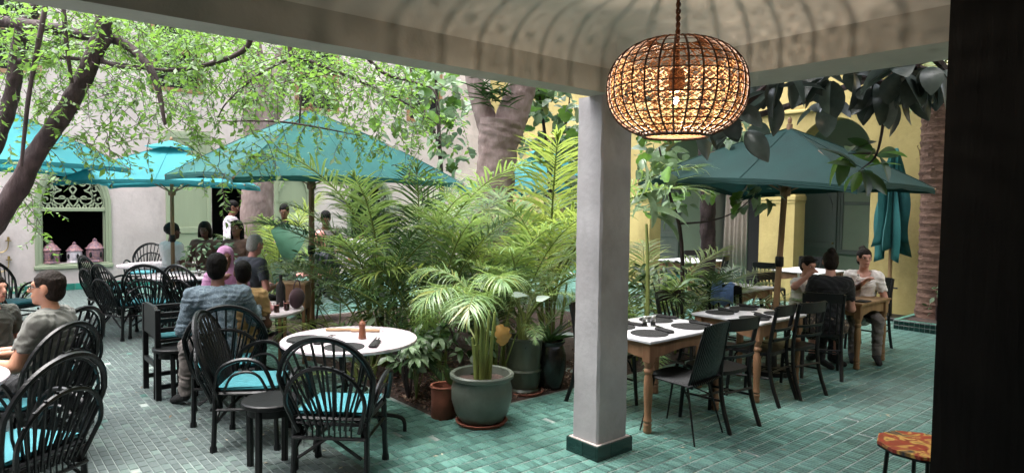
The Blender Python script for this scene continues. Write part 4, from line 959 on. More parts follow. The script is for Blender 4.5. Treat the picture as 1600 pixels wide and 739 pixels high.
# ================================================================ PLANTS
from mathutils import noise as NZ
rnd = random.Random(11)
def frond_mesh(m, L, th0, th1, nl=34, ll=.38, lw=.024, sweep=50, lift=.25, droop=.5, seed=0, stem=.28):
    r = random.Random(seed); g = MB(); n = 14; P = []; T = []; p = Vector((0, 0, 0)); yaw = r.uniform(-.25, .25)
    for i in range(n + 1):
        s = i / n; th = th0 + (th1 - th0) * s ** 1.4; t = Vector((math.sin(th), yaw * s * s * .6, math.cos(th))).normalized(); P.append(p.copy()); T.append(t); p = p + t * (L / n)
    g.tube(P, [.011 * (1 - .85 * i / n) + .0015 for i in range(n + 1)], 4, 1)
    for k in range(nl):
        s = stem + (1 - stem) * (k + .5) / nl; f = s * n; i = min(int(f), n - 1); q = P[i].lerp(P[i + 1], f - i); t = T[i].lerp(T[i + 1], f - i).normalized()
        side = t.cross(Vector((0, 0, 1)) if abs(t.z) < .97 else Vector((1, 0, 0))); side = Vector((0, 1, 0)) if side.length < .1 else side.normalized()
        nor = side.cross(t).normalized()
        if nor.z < 0: nor = -nor
        u_ = (s - stem) / (1 - stem); ln = ll * (math.sin(math.pi * (.12 + .80 * u_)) ** .7) * r.uniform(.85, 1.1)
        sw = R(sweep + 14 * (0.5 - u_) * 2 - (25 if u_ > .9 else 0) + r.uniform(-7, 7))
        for sg in (-1, 1):
            if r.random() < .06: continue
            sw = R(sweep + 14 * (0.5 - u_) * 2 - (25 if u_ > .9 else 0) + r.uniform(-12, 12)); dj = droop * r.uniform(.5, 1.7)
            d = (t * math.cos(sw) + side * (sg * math.sin(sw)) + nor * (lift + r.uniform(-.12, .12))).normalized(); b = q.copy(); V = []; m_ = 4; wdir = d.cross(nor).normalized()
            for j in range(m_ + 1):
                w_ = lw * (.45, 1, .9, .55, .04)[j] * .5; V += [b - wdir * w_, b + wdir * w_]
                d = (d + Vector((0, 0, -1)) * dj * (j + .6) / m_ * .45).normalized(); b = b + d * ln / m_
            g.add(V, [(2 * j, 2 * j + 1, 2 * j + 3, 2 * j + 2) for j in range(m_)], 0)
    return g.mesh('frond', [m, 'stem'], ang=70)
FR = {}
for key, m, L, th1, nl, ll, lw, dr in (('areca', 'palm', 1.5, 1.25, 36, .42, .019, .75), ('lime', 'palm_lime', 1.7, 1.1, 36, .48, .021, .6), ('dark', 'palm_dark', 1.4, 1.0, 38, .38, .014, .6), ('weep', 'palm', 1.1, 2.2, 46, .42, .015, 1.1), ('fine', 'palm', 1.1, 1.9, 46, .26, .010, .5)):
    FR[key] = [frond_mesh(m, L * (.9 + .1 * i), .15 + .1 * i, th1 + .15 * i - .1, nl, ll, lw, seed=i * 7 + len(key), droop=dr) for i in range(3)]
def palm(label, base, kinds, n, tilt=(5, 38), scl=(.8, 1.1), az=None, name='areca_palm', canes=6, cane_h=.5, spread=.16, group='palms of the planting bed'):
    t = thing(name, label, 'palm', base, 0, group)
    for k in range(canes):
        a = rnd.uniform(0, 6.28); r_ = rnd.uniform(.02, spread); tx, ty = math.cos(a), math.sin(a); h = cane_h * rnd.uniform(.5, 1.1)
        MB().tube([(r_ * tx, r_ * ty, -.02), (r_ * tx * 1.25, r_ * ty * 1.25, h * .5), (r_ * tx * 1.7, r_ * ty * 1.7, h)], [.018, .015, .011], 6).build('stem', 'stem', t)
    for k in range(n):
        a = (6.2832 * k / n + rnd.uniform(-.3, .3)) if az is None else R(rnd.uniform(*az)); tl = R(rnd.uniform(*tilt)); kd = rnd.choice(kinds); s = rnd.uniform(*scl); r_ = rnd.uniform(0, spread)
        h = cane_h * rnd.uniform(.1, .95); link('frond', rnd.choice(FR[kd]), t, (r_ * math.cos(a), r_ * math.sin(a), h), Euler((0, tl, a), 'XYZ'), s)
    return t
def gz(px, d, z=.03): p = dp(px, 400, d); return (p.x, p.y, z)
# azimuth 0 = +X; picture right is about -40, away 50, picture left 140, towards the camera 230
palm('dense dark green palm clump behind the front marble table', gz(600, 6.9), ['dark', 'dark', 'areca'], 20, (0, 30), (.9, 1.2), canes=16, cane_h=1.0, spread=.2)
palm('tall dark palm clump behind the weeping pot palm', gz(655, 7.6), ['dark', 'areca', 'lime'], 13, (0, 32), (1.0, 1.3), canes=10, cane_h=1.0, spread=.25)
palm('tall lime green palm rising before the thick pinkish trunk', gz(742, 8.3), ['lime', 'lime', 'areca'], 12, (-4, 28), (1.15, 1.55), canes=8, cane_h=1.0, spread=.2)
palm('lime green palm against the left side of the grey pillar', gz(858, 7.6), ['lime', 'areca', 'areca'], 13, (-4, 26), (1.05, 1.45), canes=8, cane_h=1.0, spread=.2)
palm('leaning palm between the lime palm and the pillar', gz(815, 6.9), ['areca', 'lime'], 10, (0, 35), (.75, 1.05), canes=6, cane_h=.6)
palm('light palm with long bright fronds left of the family umbrella pole', gz(436, 10.9), ['areca', 'lime'], 10, (-4, 24), (.8, 1.1), canes=5, cane_h=.5)
palm('young palm under the family umbrella beside the pole', gz(530, 8.0), ['areca', 'lime'], 11, (10, 55), (.6, .85), canes=4, cane_h=.25)
palm('pale palm in front of the dark doorway by the seated women', gz(380, 9.4), ['areca', 'fine'], 7, (10, 50), (.5, .68), canes=4, cane_h=.35)
palm('low palm with fine fronds just right of the grey pillar', gz(1012, 7.0), ['fine', 'areca', 'lime'], 14, (4, 36), (.75, 1.05), canes=6, cane_h=.45)
palm('feathery palm between the pillar and the dark palm trunk', gz(1062, 7.6), ['fine', 'areca', 'dark'], 14, (4, 40), (.75, 1.0), canes=6, cane_h=.4)
palm('feathery palm at the foot of the dark palm trunk', gz(1112, 8.0), ['fine', 'dark'], 12, (5, 40), (.65, .85), canes=5, cane_h=.4)
palm('dark palm clump filling the bed behind the terracotta tube', gz(682, 6.5), ['dark', 'areca', 'dark'], 16, (0, 34), (.75, 1.05), canes=9, cane_h=.7, spread=.25)
palm('dark palm clump behind the tall olive pot', gz(775, 6.6), ['dark', 'areca'], 13, (0, 34), (.75, 1.05), canes=8, cane_h=.7, spread=.2)
palm('small upright palm low behind the marble table', gz(575, 6.2), ['dark', 'areca'], 9, (5, 50), (.5, .75), canes=5, cane_h=.2)
palm('weeping palm growing in the grey bowl pot', (POT1[0], POT1[1], .35), ['weep'], 6, (2, 24), (.62, .82), canes=7, cane_h=.55, spread=.06, az=(85, 250))
palm('small palm growing in the tall olive pot', (POT2[0], POT2[1], .5), ['fine', 'areca'], 9, (5, 45), (.5, .75), canes=4, cane_h=.25, spread=.05)
# ---- broad leaves
def leaf_mesh(m, L, Wd, fold=.25, droop=.3, kind='ellip', n=8):
    g = MB(); V = []; F = []
    def wid(s):
        if kind == 'ellip': return math.sin(math.pi * min(1, s * .97 + .02)) ** .75
        if kind == 'heart': return (s / .24 + .02) ** .5 if s < .24 else max(.02, 1 - (s - .24) / .76) ** .75
        if kind == 'lobed': return (math.sin(math.pi * min(1, s * .96 + .03)) ** .6) * (.62 + .38 * abs(math.cos(s * math.pi * 3.2)))
        if kind == 'lance': return math.sin(math.pi * min(1, s ** .8 * .98 + .01))
    z = 0; x = 0; a = 0
    for i in range(n + 1):
        s = i / n; w_ = max(.002, wid(s) * Wd / 2); e = fold * w_
        V += [(x, -w_, z + e), (x, -w_ * .5, z + e * .35), (x, 0, z), (x, w_ * .5, z + e * .35), (x, w_, z + e)]
        a = -droop * s * 1.6; x += math.cos(a) * L / n; z += math.sin(a) * L / n
    for i in range(n):
        for j in range(4): k = i * 5 + j; F.append((k, k + 5, k + 6, k + 1))
    g.add(V, F); return g.mesh('leaf', m, ang=80)
LF = {'rubber': [leaf_mesh('leaf_rubber', .30, .155, .3, .35), leaf_mesh('leaf_rubber', .26, .15, .15, .6), leaf_mesh('leaf_rubber', .33, .16, .4, .2)],
      'sprig': [leaf_mesh('leaf_fig', .2, .075, .2, .4), leaf_mesh('leaf_dark', .22, .085, .3, .3)],
      'fig': [leaf_mesh('leaf_fig', .24, .24, .2, .4, 'lobed', 12), leaf_mesh('leaf_pale', .22, .2, .2, .5, 'lobed', 12)],
      'pale': [leaf_mesh('leaf_pale', .2, .13, .2, .4, 'heart'), leaf_mesh('leaf_pale', .17, .1, .2, .5)],
      'aloc': [leaf_mesh('alocasia', .62, .50, .2, .35, 'heart', 12)], 'lance': [leaf_mesh('leaf_dark', .55, .13, .5, .2, 'lance', 10)],
      'schef': [leaf_mesh('leaf_pale', .12, .045, .2, .5)], 'small': [leaf_mesh('leaf_dark', .09, .04, .2, .3, n=4), leaf_mesh('leaf_pale', .08, .04, .2, .3, n=4)], 'banana': [leaf_mesh('leaf_pale', .8, .26, .4, .6, n=12)]}
def aim(d, roll=0.0):
    """rotation taking local +X to d, local +Z as upright as it gets, rolled"""
    d = Vector(d).normalized(); z = Vector((0, 0, 1)) - d * d.z; z = z.normalized() if z.length > .05 else d.orthogonal().normalized(); y = z.cross(d)
    return (Matrix((d, y, z)).transposed() @ Matrix.Rotation(roll, 3, 'X')).to_euler()
def tree_thing(name, label, cat, loc=(0, 0, 0), group=None): return thing(name, label, cat, loc, 0, group)
def upper_crown(t, centre, rad, n, m, size, seed):
    r_ = random.Random(seed); V = []; F = []
    for _ in range(n):
        d = Vector((r_.gauss(0, 1), r_.gauss(0, 1), r_.gauss(0, 1))).normalized() * r_.uniform(.35, 1) ** .5; c = Vector(centre) + Vector((d.x * rad[0], d.y * rad[1], d.z * rad[2]))
        if r_.random() < .5: c += Vector((r_.gauss(0, .15), r_.gauss(0, .15), r_.gauss(0, .12)))
        a = r_.uniform(0, 6.28); e = r_.uniform(-.9, .4); u_ = Vector((math.cos(a) * math.cos(e), math.sin(a) * math.cos(e), math.sin(e))); s_ = u_.cross(Vector((r_.gauss(0, .5), r_.gauss(0, .5), 1))).normalized(); L = size * r_.uniform(.7, 1.3)
        o = len(V); V += [c, c + u_ * L * .5 - s_ * L * .2, c + u_ * L, c + u_ * L * .5 + s_ * L * .2]; F.append((o, o + 1, o + 2, o + 3))
    g = MB(); g.add(V, F); return g.build('crown', m, t, smooth=False)
# rubber tree: trunk beyond the dark wall, boughs over the terrace
rt = tree_thing('rubber_tree', 'rubber tree with big dark glossy leaves hanging below the gallery beam', 'tree'); root = dp(1585, 400, 5.2)
tr = MB().tube(bez([(root.x, root.y, 0), (root.x - .05, root.y + .1, 1.2), (root.x - .1, root.y + .2, 2.3), (root.x - .2, root.y + .5, 3.4)], 6), [.11 - .004 * i for i in range(19)], 9).build('trunk', 'bark', rt)
def bough(pts, r0): MB().tube(bez(pts, 6), [r0 * (1 - .7 * i / (6 * (len(pts) - 1))) for i in range(6 * (len(pts) - 1) + 1)], 6).build('bough', 'bark', rt)
H0 = (root.x - .12, root.y + .25, 2.5)
def whorl(px, py, d, n, kinds, parent, L=1.0, spread=(-90, 35), down=.5):
    c = dp(px, py, d)
    for k in range(n):
        a = 6.2832 * k / n + rnd.uniform(-.4, .4); el = R(rnd.uniform(*spread)); dr = Vector((math.cos(a) * math.cos(el), math.sin(a) * math.cos(el), math.sin(el)))
        link('leaf', rnd.choice(LF[rnd.choice(kinds)]), parent, c + dr * .03, aim(dr, rnd.uniform(-.9, .9)), L * rnd.uniform(.8, 1.15))
    return c
RW = [(1180, 140, 5.0, 9), (1140, 190, 4.8, 9), (1205, 165, 4.7, 7), (1110, 205, 5.2, 6), (1165, 225, 5.0, 6), (1225, 130, 4.6, 6), (1262, 130, 4.8, 8), (1300, 145, 4.6, 8), (1330, 125, 4.4, 7), (1365, 150, 4.3, 8), (1405, 130, 4.1, 10), (1430, 140, 4.1, 8), (1440, 150, 4.2, 6), (1385, 170, 4.4, 7), (1290, 180, 5.0, 5), (1455, 125, 4.0, 7)]
for (px, py, d, n) in RW: whorl(px, py - 24, d, max(4, n - 2), ['rubber'], rt, .95, (-75, 15))
for i, grp in enumerate(((15, 10, 9, 8, 7), (12, 11, 13, 7, 6, 5), (4, 2, 0, 1, 3))):
    pts = [Vector(H0) + Vector((0, 0, .3 * i))] + [dp(RW[q][0], RW[q][1] - 40, RW[q][2]) for q in grp]; bough(pts, .03)
c = whorl(1345, 265, 4.6, 8, ['sprig'], rt, 1.15, (-70, 40)); c2 = whorl(1370, 240, 4.6, 6, ['sprig'], rt, 1.1, (-60, 40)); c3 = whorl(1325, 240, 4.7, 6, ['sprig'], rt, 1.0, (-70, 30)); bough([dp(1385, 165, 4.4), c2, c], .012); bough([c2, c3], .01)
upper_crown(rt, (7.6, 2.2, 5.4), (4.0, 3.2, 1.0), 5200, 'leaf_rubber', .3, 77)  # unseen crown above the view, added to shade the terrace
# fig climbing behind, pale broad foliage
def leaf_mass(name, label, cat, boxes, kinds, parent_stem=None, group=None, L=(.8, 1.3), stem='bark', face=None):
    t = tree_thing(name, label, cat, group=group)
    for (px, py, rx, ry, d, dd, n) in boxes:
        for _ in range(n):
            while True:
                a, b = rnd.uniform(-1, 1), rnd.uniform(-1, 1)
                if a * a + b * b < 1: break
            c = dp(px + a * rx, py + b * ry, d + rnd.uniform(-dd, dd)); az = rnd.uniform(0, 6.28); el = R(rnd.uniform(-70, 30))
            dr = Vector((math.cos(az) * math.cos(el), math.sin(az) * math.cos(el), math.sin(el)))
            link('leaf', rnd.choice(LF[rnd.choice(kinds)]), t, c, aim(dr, rnd.uniform(-.7, .7)), rnd.uniform(*L))
    for pts, r0 in (parent_stem or []):
        q = bez(pts, 5); MB().tube(q, [r0 * (1 - .7 * i / (len(q) - 1)) for i in range(len(q))], 6).build('stem', stem, t)
    return t
def G(px, d): p = dp(px, 400, d); return Vector((p.x, p.y, 0))
leaf_mass('fig_tree', 'pale leaved fig growing between the thick trunk and the grey pillar', 'tree', [(850, 185, 55, 58, 10.5, .6, 130), (880, 250, 30, 35, 10.0, .4, 45), (830, 145, 28, 28, 10.6, .4, 40)], ['fig', 'pale'], [([G(860, 10.6), dp(860, 300, 10.5), dp(850, 200, 10.5), dp(840, 130, 10.5)], .05), ([dp(855, 250, 10.5), dp(885, 190, 10.3), dp(890, 150, 10.2)], .03)])
leaf_mass('fig_tree', 'silvery leaved tree behind the palms left of the thick trunk', 'tree', [(690, 160, 48, 55, 12.0, .6, 125), (650, 130, 34, 34, 12.2, .4, 60), (705, 235, 32, 34, 11.6, .4, 40), (620, 180, 40, 40, 12.6, .4, 40)], ['pale', 'fig'], [([G(690, 12.2), dp(690, 300, 12.1), dp(685, 200, 12.0), dp(680, 110, 12.0)], .06), ([dp(688, 230, 12.1), dp(655, 150, 12.1), dp(640, 100, 12.2)], .03)])
leaf_mass('fig_vine', 'fig branch with lobed leaves right of the pillar under the umbrella edge', 'tree', [(1030, 250, 36, 45, 6.6, .4, 46), (1035, 315, 42, 28, 6.4, .3, 34), (1180, 308, 34, 24, 6.9, .3, 22), (1160, 210, 55, 40, 7.4, .4, 46), (1070, 280, 45, 45, 8, .5, 60), (1025, 200, 30, 40, 8, .5, 40)], ['fig', 'small', 'pale'], [([G(1070, 7.2), dp(1065, 380, 7.2), dp(1045, 300, 6.8), dp(1030, 230, 6.6)], .03), ([dp(1060, 350, 7.2), dp(1110, 345, 7.1), dp(1150, 330, 7.0), dp(1185, 300, 6.9)], .014), ([dp(1045, 300, 6.8), dp(1100, 240, 7.2), dp(1160, 195, 7.4)], .015)], L=(.7, 1.0))
t = tree_thing('banana_plant', 'broad grey green banana leaves hanging just right of the pillar', 'plant', (0, 0, 0)); b0 = G(1015, 6.1)
MB().tube(bez([b0, dp(1012, 420, 6.1), dp(1010, 350, 6.1)], 5), [.022 - .001 * i for i in range(11)], 8).build('stem', 'stem', t)
for (px, py, dr, s) in ((1010, 335, (.9, -.3, -.15), .62), (1005, 330, (.5, -.5, .05), .6), (1005, 250, (.1, -.3, -.9), .5), (1008, 300, (.0, -.6, -.7), .45), (1100, 440, (-.6, .2, .2), .35)): link('leaf', LF['banana'][0], t, dp(px, py, 6.0), aim(dr, rnd.uniform(-.6, .6)), s)
# shrubs
def shrub(label, px, py, rx, ry, d, n, kinds=('small',), L=(.8, 1.5), group='low shrubs of the planting bed'):
    base = G(px, d); top = dp(px, py, d); t = tree_thing('shrub', label, 'shrub', base, group); hc = top.z; rr = rx * d / 1025; rh = ry * d / 1025
    for k in range(5): a = rnd.uniform(0, 6.28); MB().tube([(0, 0, 0), (rr * .3 * math.cos(a), rr * .3 * math.sin(a), hc * .7), (rr * .7 * math.cos(a), rr * .7 * math.sin(a), hc + rh * .3)], [.014, .01, .004], 5).build('stem', 'bark', t)
    for _ in range(n):
        a = rnd.uniform(0, 6.28); u_ = rnd.uniform(-1, 1); q = rnd.uniform(.4, 1) ** .5; s_ = math.sqrt(1 - u_ * u_); c = Vector((rr * q * s_ * math.cos(a), rr * q * s_ * math.sin(a), max(.03, hc + rh * q * u_)))
        el = R(rnd.uniform(-50, 50)); dr = Vector((math.cos(a) * math.cos(el), math.sin(a) * math.cos(el), math.sin(el))); link('leaf', rnd.choice(LF[rnd.choice(kinds)]), t, c, aim(dr, rnd.uniform(-1, 1)), rnd.uniform(*L))
shrub('pale leafy bush behind the family\'s table', 490, 432, 62, 42, 8.3, 200)
shrub('pale leafy bush beside the seated women, under the far umbrella', 325, 408, 40, 34, 9.2, 110)
shrub('dark leafy bush under the dense palm behind the marble table', 620, 500, 60, 50, 6.4, 170)
shrub('dark leafy bush behind the terracotta tube', 680, 450, 55, 55, 7.0, 130)
shrub('low bush between the pillar and the first pine table', 1040, 450, 60, 45, 7.2, 130)
shrub('dark leafy bush low behind the bowl pot', 735, 520, 50, 40, 6.0, 150)
shrub('dark leafy bush at the bed edge beside the marble table', 640, 545, 45, 34, 5.75, 130)
shrub('pale leafy bush by the wall sconce at the left edge', 20, 455, 40, 18, 9.5, 60)
shrub('small green tuft at the foot of the tall palm', 1468, 470, 14, 30, 9.6, 26)
t = tree_thing('schefflera', 'schefflera with fingered pale leaves behind the terracotta tube', 'plant', (3.0, 4.85, .05))
for k in range(9):
    a = rnd.uniform(0, 6.28); r_ = rnd.uniform(.05, .26); h = rnd.uniform(.38, .62); tip = Vector((r_ * math.cos(a) - .05, r_ * math.sin(a), h)); MB().tube([(0, 0, 0), tip * .5 + Vector((0, 0, .12)), tip], .005, 5).build('stem', 'stem', t)
    for j in range(7): b = j * .9; dr = Vector((math.cos(b), math.sin(b), -.25)); link('leaf', LF['schef'][0], t, tip, aim(dr, 0), rnd.uniform(.9, 1.3))
t = tree_thing('alocasia', 'elephant ear plant with one huge blue green leaf left of the umbrella pole', 'plant', G(440, 9.2))
for (px, py, dr, s) in ((452, 352, (-.25, -.62, -.8), 1.0), (425, 410, (.2, -.3, -.9), .7), (470, 400, (.7, -.1, -.5), .6)): p = dp(px, py, 9.2) - t.location; MB().tube([(0, 0, 0), p * .6 + Vector((0, 0, .1)), p], .016, 6).build('stem', 'stem', t); link('leaf', LF['aloc'][0], t, p, aim(dr, rnd.uniform(-.2, .2)), s)
t = tree_thing('broad_leaf_plant', 'plant with broad upright leaves between terracotta tube and bowl pot', 'plant', (3.2, 4.55, .03))
for k in range(7): a = R(k * 51 + 20); link('leaf', LF['lance'][0], t, (0, 0, 0), aim((math.cos(a) * .55, math.sin(a) * .55, .85), rnd.uniform(-.5, .5)), rnd.uniform(.7, 1.05))
M['dead'] = leaf('yellow_dead_leaf', '#b89254', '#8f6a38', .2); dl = leaf_mesh('dead', .24, .17, .6, 1.0, 'lobed', 12); wl = leaf_mesh('leaf_silver', .24, .13, .2, .3, 'heart')
t = tree_thing('philodendron', 'thin plant with one silvery and one yellowed leaf behind the bowl pot', 'plant', (3.75, 4.68, .02))
for (px, py, m_, dr) in ((778, 508, dl, (.1, -.5, -.7)), (800, 462, wl, (.9, -.5, .15)), (838, 470, wl, (.8, -.2, .3)), (772, 440, wl, (-.3, -.5, .2))):
    p = dp(px, py, 5.6) - t.location; MB().tube([(0, 0, 0), p * .5 + Vector((.03, .03, .1)), p], .006, 5).build('stem', 'stem', t); link('leaf', m_, t, p, aim(dr, .6), .95 if m_ is dl else .62)
t = tree_thing('spiky_plant', 'small spiky plant growing in the tall black pot', 'plant', (POT3[0], POT3[1], .43))
for k in range(16): a = k * 2.4; link('leaf', LF['lance'][0], t, (0, 0, 0), aim((math.cos(a), math.sin(a), rnd.uniform(.3, 1.2)), 0), (rnd.uniform(.5, .8), .28, .6))
# ---- trunks
def trunk(name, label, pts, radii, m, bumps=.06, n=20, seed=1):
    t = tree_thing(name, label, 'tree'); add_limb(t, 'trunk', pts, radii, m, bumps, n, seed); return t
def add_limb(t, nm, pts, radii, m, bumps=.06, n=18, seed=1, seg=8):
    if m == 'bark_pink': n, seg = 44, 26
    elif max(radii) > .05: n, seg = 26, 16
    q = bez(pts, seg); k = len(q); r_ = random.Random(seed); ph = [r_.uniform(0, 6.28) for _ in range(8)]
    rs = [np.interp(i / (k - 1) * (len(radii) - 1), range(len(radii)), radii) for i in range(k)]
    g = MB().tube(q, rs, n)
    V = g.v
    for i in range(k):
        c = q[i]
        for j in range(n):
            a = 6.2832 * j / n; f = 1 + bumps * (math.sin(3 * a + ph[0] + i * .35) * .6 + math.sin(5 * a + ph[1] - i * .5) * .5 + math.sin(2 * a + ph[2] + i * .9) * .5 + r_.uniform(-.4, .4)); p = Vector(V[i * n + j]); f += bumps * (1.6 * NZ.noise(p * 5) + 1.2 * NZ.noise(p * 13) + .8 * NZ.noise(p * 31)); V[i * n + j] = tuple(c + (p - c) * f)
    return g.build(nm, m, t, ang=70)
D = 9.5
ft = trunk('ficus_tree', 'thick pinkish forked tree trunk rising from the garden centre', [G(768, D), dp(768, 420, D), dp(772, 320, D), dp(778, 235, D), dp(784, 190, D)], [.36, .31, .27, .28, .34], 'bark_pink', .02)
add_limb(ft, 'bough', [dp(770, 215, D), dp(752, 165, D), dp(740, 115, D), dp(735, 40, D), dp(720, -60, D)], [.17, .14, .125, .12, .1], 'bark_pink', .02, seed=3)
add_limb(ft, 'bough', [dp(788, 215, D), dp(806, 165, D), dp(822, 115, D), dp(845, 40, D), dp(880, -60, D)], [.25, .22, .2, .18, .15], 'bark_pink', .02, seed=4)
for _ in range(60):   # fern tuft sitting in the fork
    c = dp(rnd.gauss(772, 12), rnd.gauss(148, 9), D - .3); a = rnd.uniform(0, 6.28); link('fern_leaf', LF['lance'][0], ft, c, aim((math.cos(a), math.sin(a), rnd.uniform(-.2, .9)), 0), (rnd.uniform(.4, .75), .25, .5))
upper_crown(ft, (dp(800, -60, D).x, dp(800, -60, D).y, 6.4), (2.6, 2.6, 1.1), 5200, 'leaf_dark', .16, 5)
D = 12.2
pt = trunk('ficus_tree', 'pale pink tree trunk standing before the back wall near the dark doorway', [G(402, D), dp(402, 330, D), dp(404, 240, D), dp(400, 150, D), dp(388, 60, D), dp(380, -40, D)], [.33, .29, .25, .24, .22, .18], 'bark_pink', .02, seed=8)
add_limb(pt, 'bough', [dp(408, 230, D), dp(430, 150, D), dp(446, 70, D), dp(455, -40, D)], [.2, .17, .15, .12], 'bark_pink', .02, seed=9)
upper_crown(pt, (dp(410, -60, D).x, dp(410, -60, D).y, 6.8), (2.2, 1.6, .9), 3200, 'leaf_dark', .15, 6)
D = 8.7
dt = trunk('palm_tree', 'slim dark trunk rising behind the pine tables right of the pillar', [G(1106, D), dp(1106, 400, D), dp(1106, 320, D), dp(1102, 240, D), dp(1100, 150, D)], [.12, .10, .095, .09, .085], 'bark', .08, 14, 12)
pp = tree_thing('palm_tree', 'tall palm trunk with shaggy red brown fibre against the yellow wall', 'tree'); px0 = Vector((11.25, 3.46, 0))
g = MB(); V = []; F = []; n = 26; rows = 90
for i in range(rows + 1):
    z = i / rows * 3.3; r_ = .205 + .05 * max(0, 1 - z / .5) - .02 * z / 3 + .012 * ((i % 3) == 0) + (.02 if z > 2.15 else 0)
    for j in range(n): a = 6.2832 * j / n; q = r_ * (1 + .03 * math.sin(j * 2.7 + i)) + rnd.uniform(-.004, .004); V.append((px0.x + q * math.cos(a) - .015 * z, px0.y + q * math.sin(a) + .01 * z, z))
for i in range(rows):
    for j in range(n): F.append((i * n + j, i * n + (j + 1) % n, (i + 1) * n + (j + 1) % n, (i + 1) * n + j))
g.add(V, F); g.build('trunk', 'bark_palm', pp, ang=25)
boot = MB(); boot.add([(0, -.07, 0), (0, .07, 0), (.05, .055, .16), (.05, -.055, .16), (.12, -.03, .27), (.12, .03, .27), (.09, 0, .3)], [(0, 1, 2, 3), (3, 2, 5, 4), (4, 5, 6)]); bm_ = boot.mesh('leaf_base', 'bark_palm', ang=60)
for k in range(64):
    z = 2.1 + k * .021; a = k * 2.4; link('leaf_base', bm_, pp, (px0.x + .205 * math.cos(a) - .015 * z, px0.y + .205 * math.sin(a) + .01 * z, z), Euler((rnd.uniform(-.2, .2), rnd.uniform(-.5, -.05), a)), rnd.uniform(.6, 1.0))
for k in range(16): a = k * 2.4; link('frond', rnd.choice(FR['areca']), pp, (px0.x - .05, px0.y + .03, 3.45), Euler((0, R(rnd.uniform(10, 60)), a)), 1.5)
# ---- the small-leaved tree leaning in from the left
lt = tree_thing('courtyard_tree', 'dark barked tree leaning in from the left with small bright green leaves', 'tree')
def limb(pts, radii, seed=1, nm='bough', n=12): return add_limb(lt, nm, [dp(*p) for p in pts], radii, 'bark', .07, n, seed, 5)
foot = dp(-330, 400, 5.4)
add_limb(lt, 'trunk', [(foot.x, foot.y, 0), (foot.x + .1, foot.y, .8), dp(-120, 480, 5.4), dp(0, 335, 5.4), dp(60, 235, 5.4), dp(110, 160, 5.35), dp(143, 95, 5.3), dp(163, 30, 5.3), dp(172, -60, 5.25)], [.16, .14, .11, .085, .072, .068, .062, .06, .05], 'bark', .06, 14, 2, 6)
limb([(-60, 330, 5.9), (0, 205, 5.9), (22, 130, 5.85), (28, 70, 5.8), (55, 10, 5.8), (75, -60, 5.8)], [.075, .066, .06, .056, .045, .04], 5)
limb([(-20, 32, 5.6), (60, 42, 5.5), (130, 55, 5.45), (180, 62, 5.4), (215, 85, 5.3), (243, 125, 5.2), (258, 195, 5.15)], [.05, .048, .042, .04, .034, .026, .012], 6, n=9)
limb([(30, 95, 5.7), (90, 90, 5.6), (180, 100, 5.5), (260, 110, 5.4), (330, 100, 5.3), (385, 75, 5.25), (390, 35, 5.2), (385, -20, 5.2)], [.018, .018, .016, .016, .018, .022, .028, .03], 7, n=7)
limb([(75, -10, 5.0), (62, 60, 5.0), (45, 150, 5.0), (33, 260, 5.0)], [.018, .018, .017, .012], 8, n=7)
limb([(98, -10, 5.1), (103, 60, 5.1), (112, 130, 5.2)], [.018, .018, .014], 9, n=7)
limb([(450, 40, 5.6), (455, 90, 5.6), (470, 130, 5.6), (468, 195, 5.6)], [.026, .02, .014, .006], 10, n=7)
limb([(455, 90, 5.6), (400, 120, 5.5), (355, 160, 5.4), (340, 185, 5.4)], [.014, .011, .008, .004], 11, n=6)
limb([(455, 85, 5.6), (520, 110, 5.8), (590, 140, 6.0), (640, 165, 6.1), (690, 200, 6.2)], [.018, .014, .011, .008, .003], 12, n=6)
limb([(560, 75, 5.9), (600, 115, 6.0), (650, 130, 6.1), (682, 150, 6.1), (690, 240, 6.1)], [.02, .016, .012, .008, .003], 13, n=6)
limb([(340, 190, 5.4), (430, 190, 5.5), (500, 200, 5.6), (560, 212, 5.7)], [.004, .009, .008, .003], 14, n=6)
limb([(170, 60, 5.3), (160, 95, 5.3), (220, 110, 5.2)], [.03, .02, .006], 15, n=6)
RL = random.Random(21); V = []; F = []; tw = MB()
def spray(c, n, L, seed_dir):
    d = seed_dir.normalized(); q = c.copy(); pts = [q.copy()]
    for i in range(4): d = (d + Vector((RL.gauss(0, .25), RL.gauss(0, .25), RL.gauss(-.12, .2)))).normalized(); q = q + d * L / 4; pts.append(q.copy())
    tw.tube(pts, [.0035, .003, .0025, .002, .001], 3, caps=False)
    for k in range(n):
        f = (k + .6) / n * 4; i = min(3, int(f)); b = pts[i].lerp(pts[i + 1], f - i); t = (pts[i + 1] - pts[i]).normalized()
        s = t.cross(Vector((RL.gauss(0, .6), RL.gauss(0, .6), 1))).normalized() * (1 if k % 2 else -1); u_ = (t * RL.uniform(.3, .9) + s + Vector((0, 0, RL.uniform(-.5, .25)))).normalized(); w_ = u_.cross(Vector((RL.gauss(0, .5), RL.gauss(0, .5), 1))).normalized()
        l_ = .03 + .055 * RL.random() ** 1.6; h = l_ * RL.uniform(.2, .28); nn_ = u_.cross(w_) * l_ * .06; o = len(V)
        V.extend([b, b + u_ * l_ * .45 - w_ * h + nn_, b + u_ * l_, b + u_ * l_ * .45 + w_ * h + nn_, b + u_ * l_ * .5]); F.extend([(o, o + 1, o + 4), (o + 1, o + 2, o + 4), (o + 2, o + 3, o + 4), (o + 3, o, o + 4)])
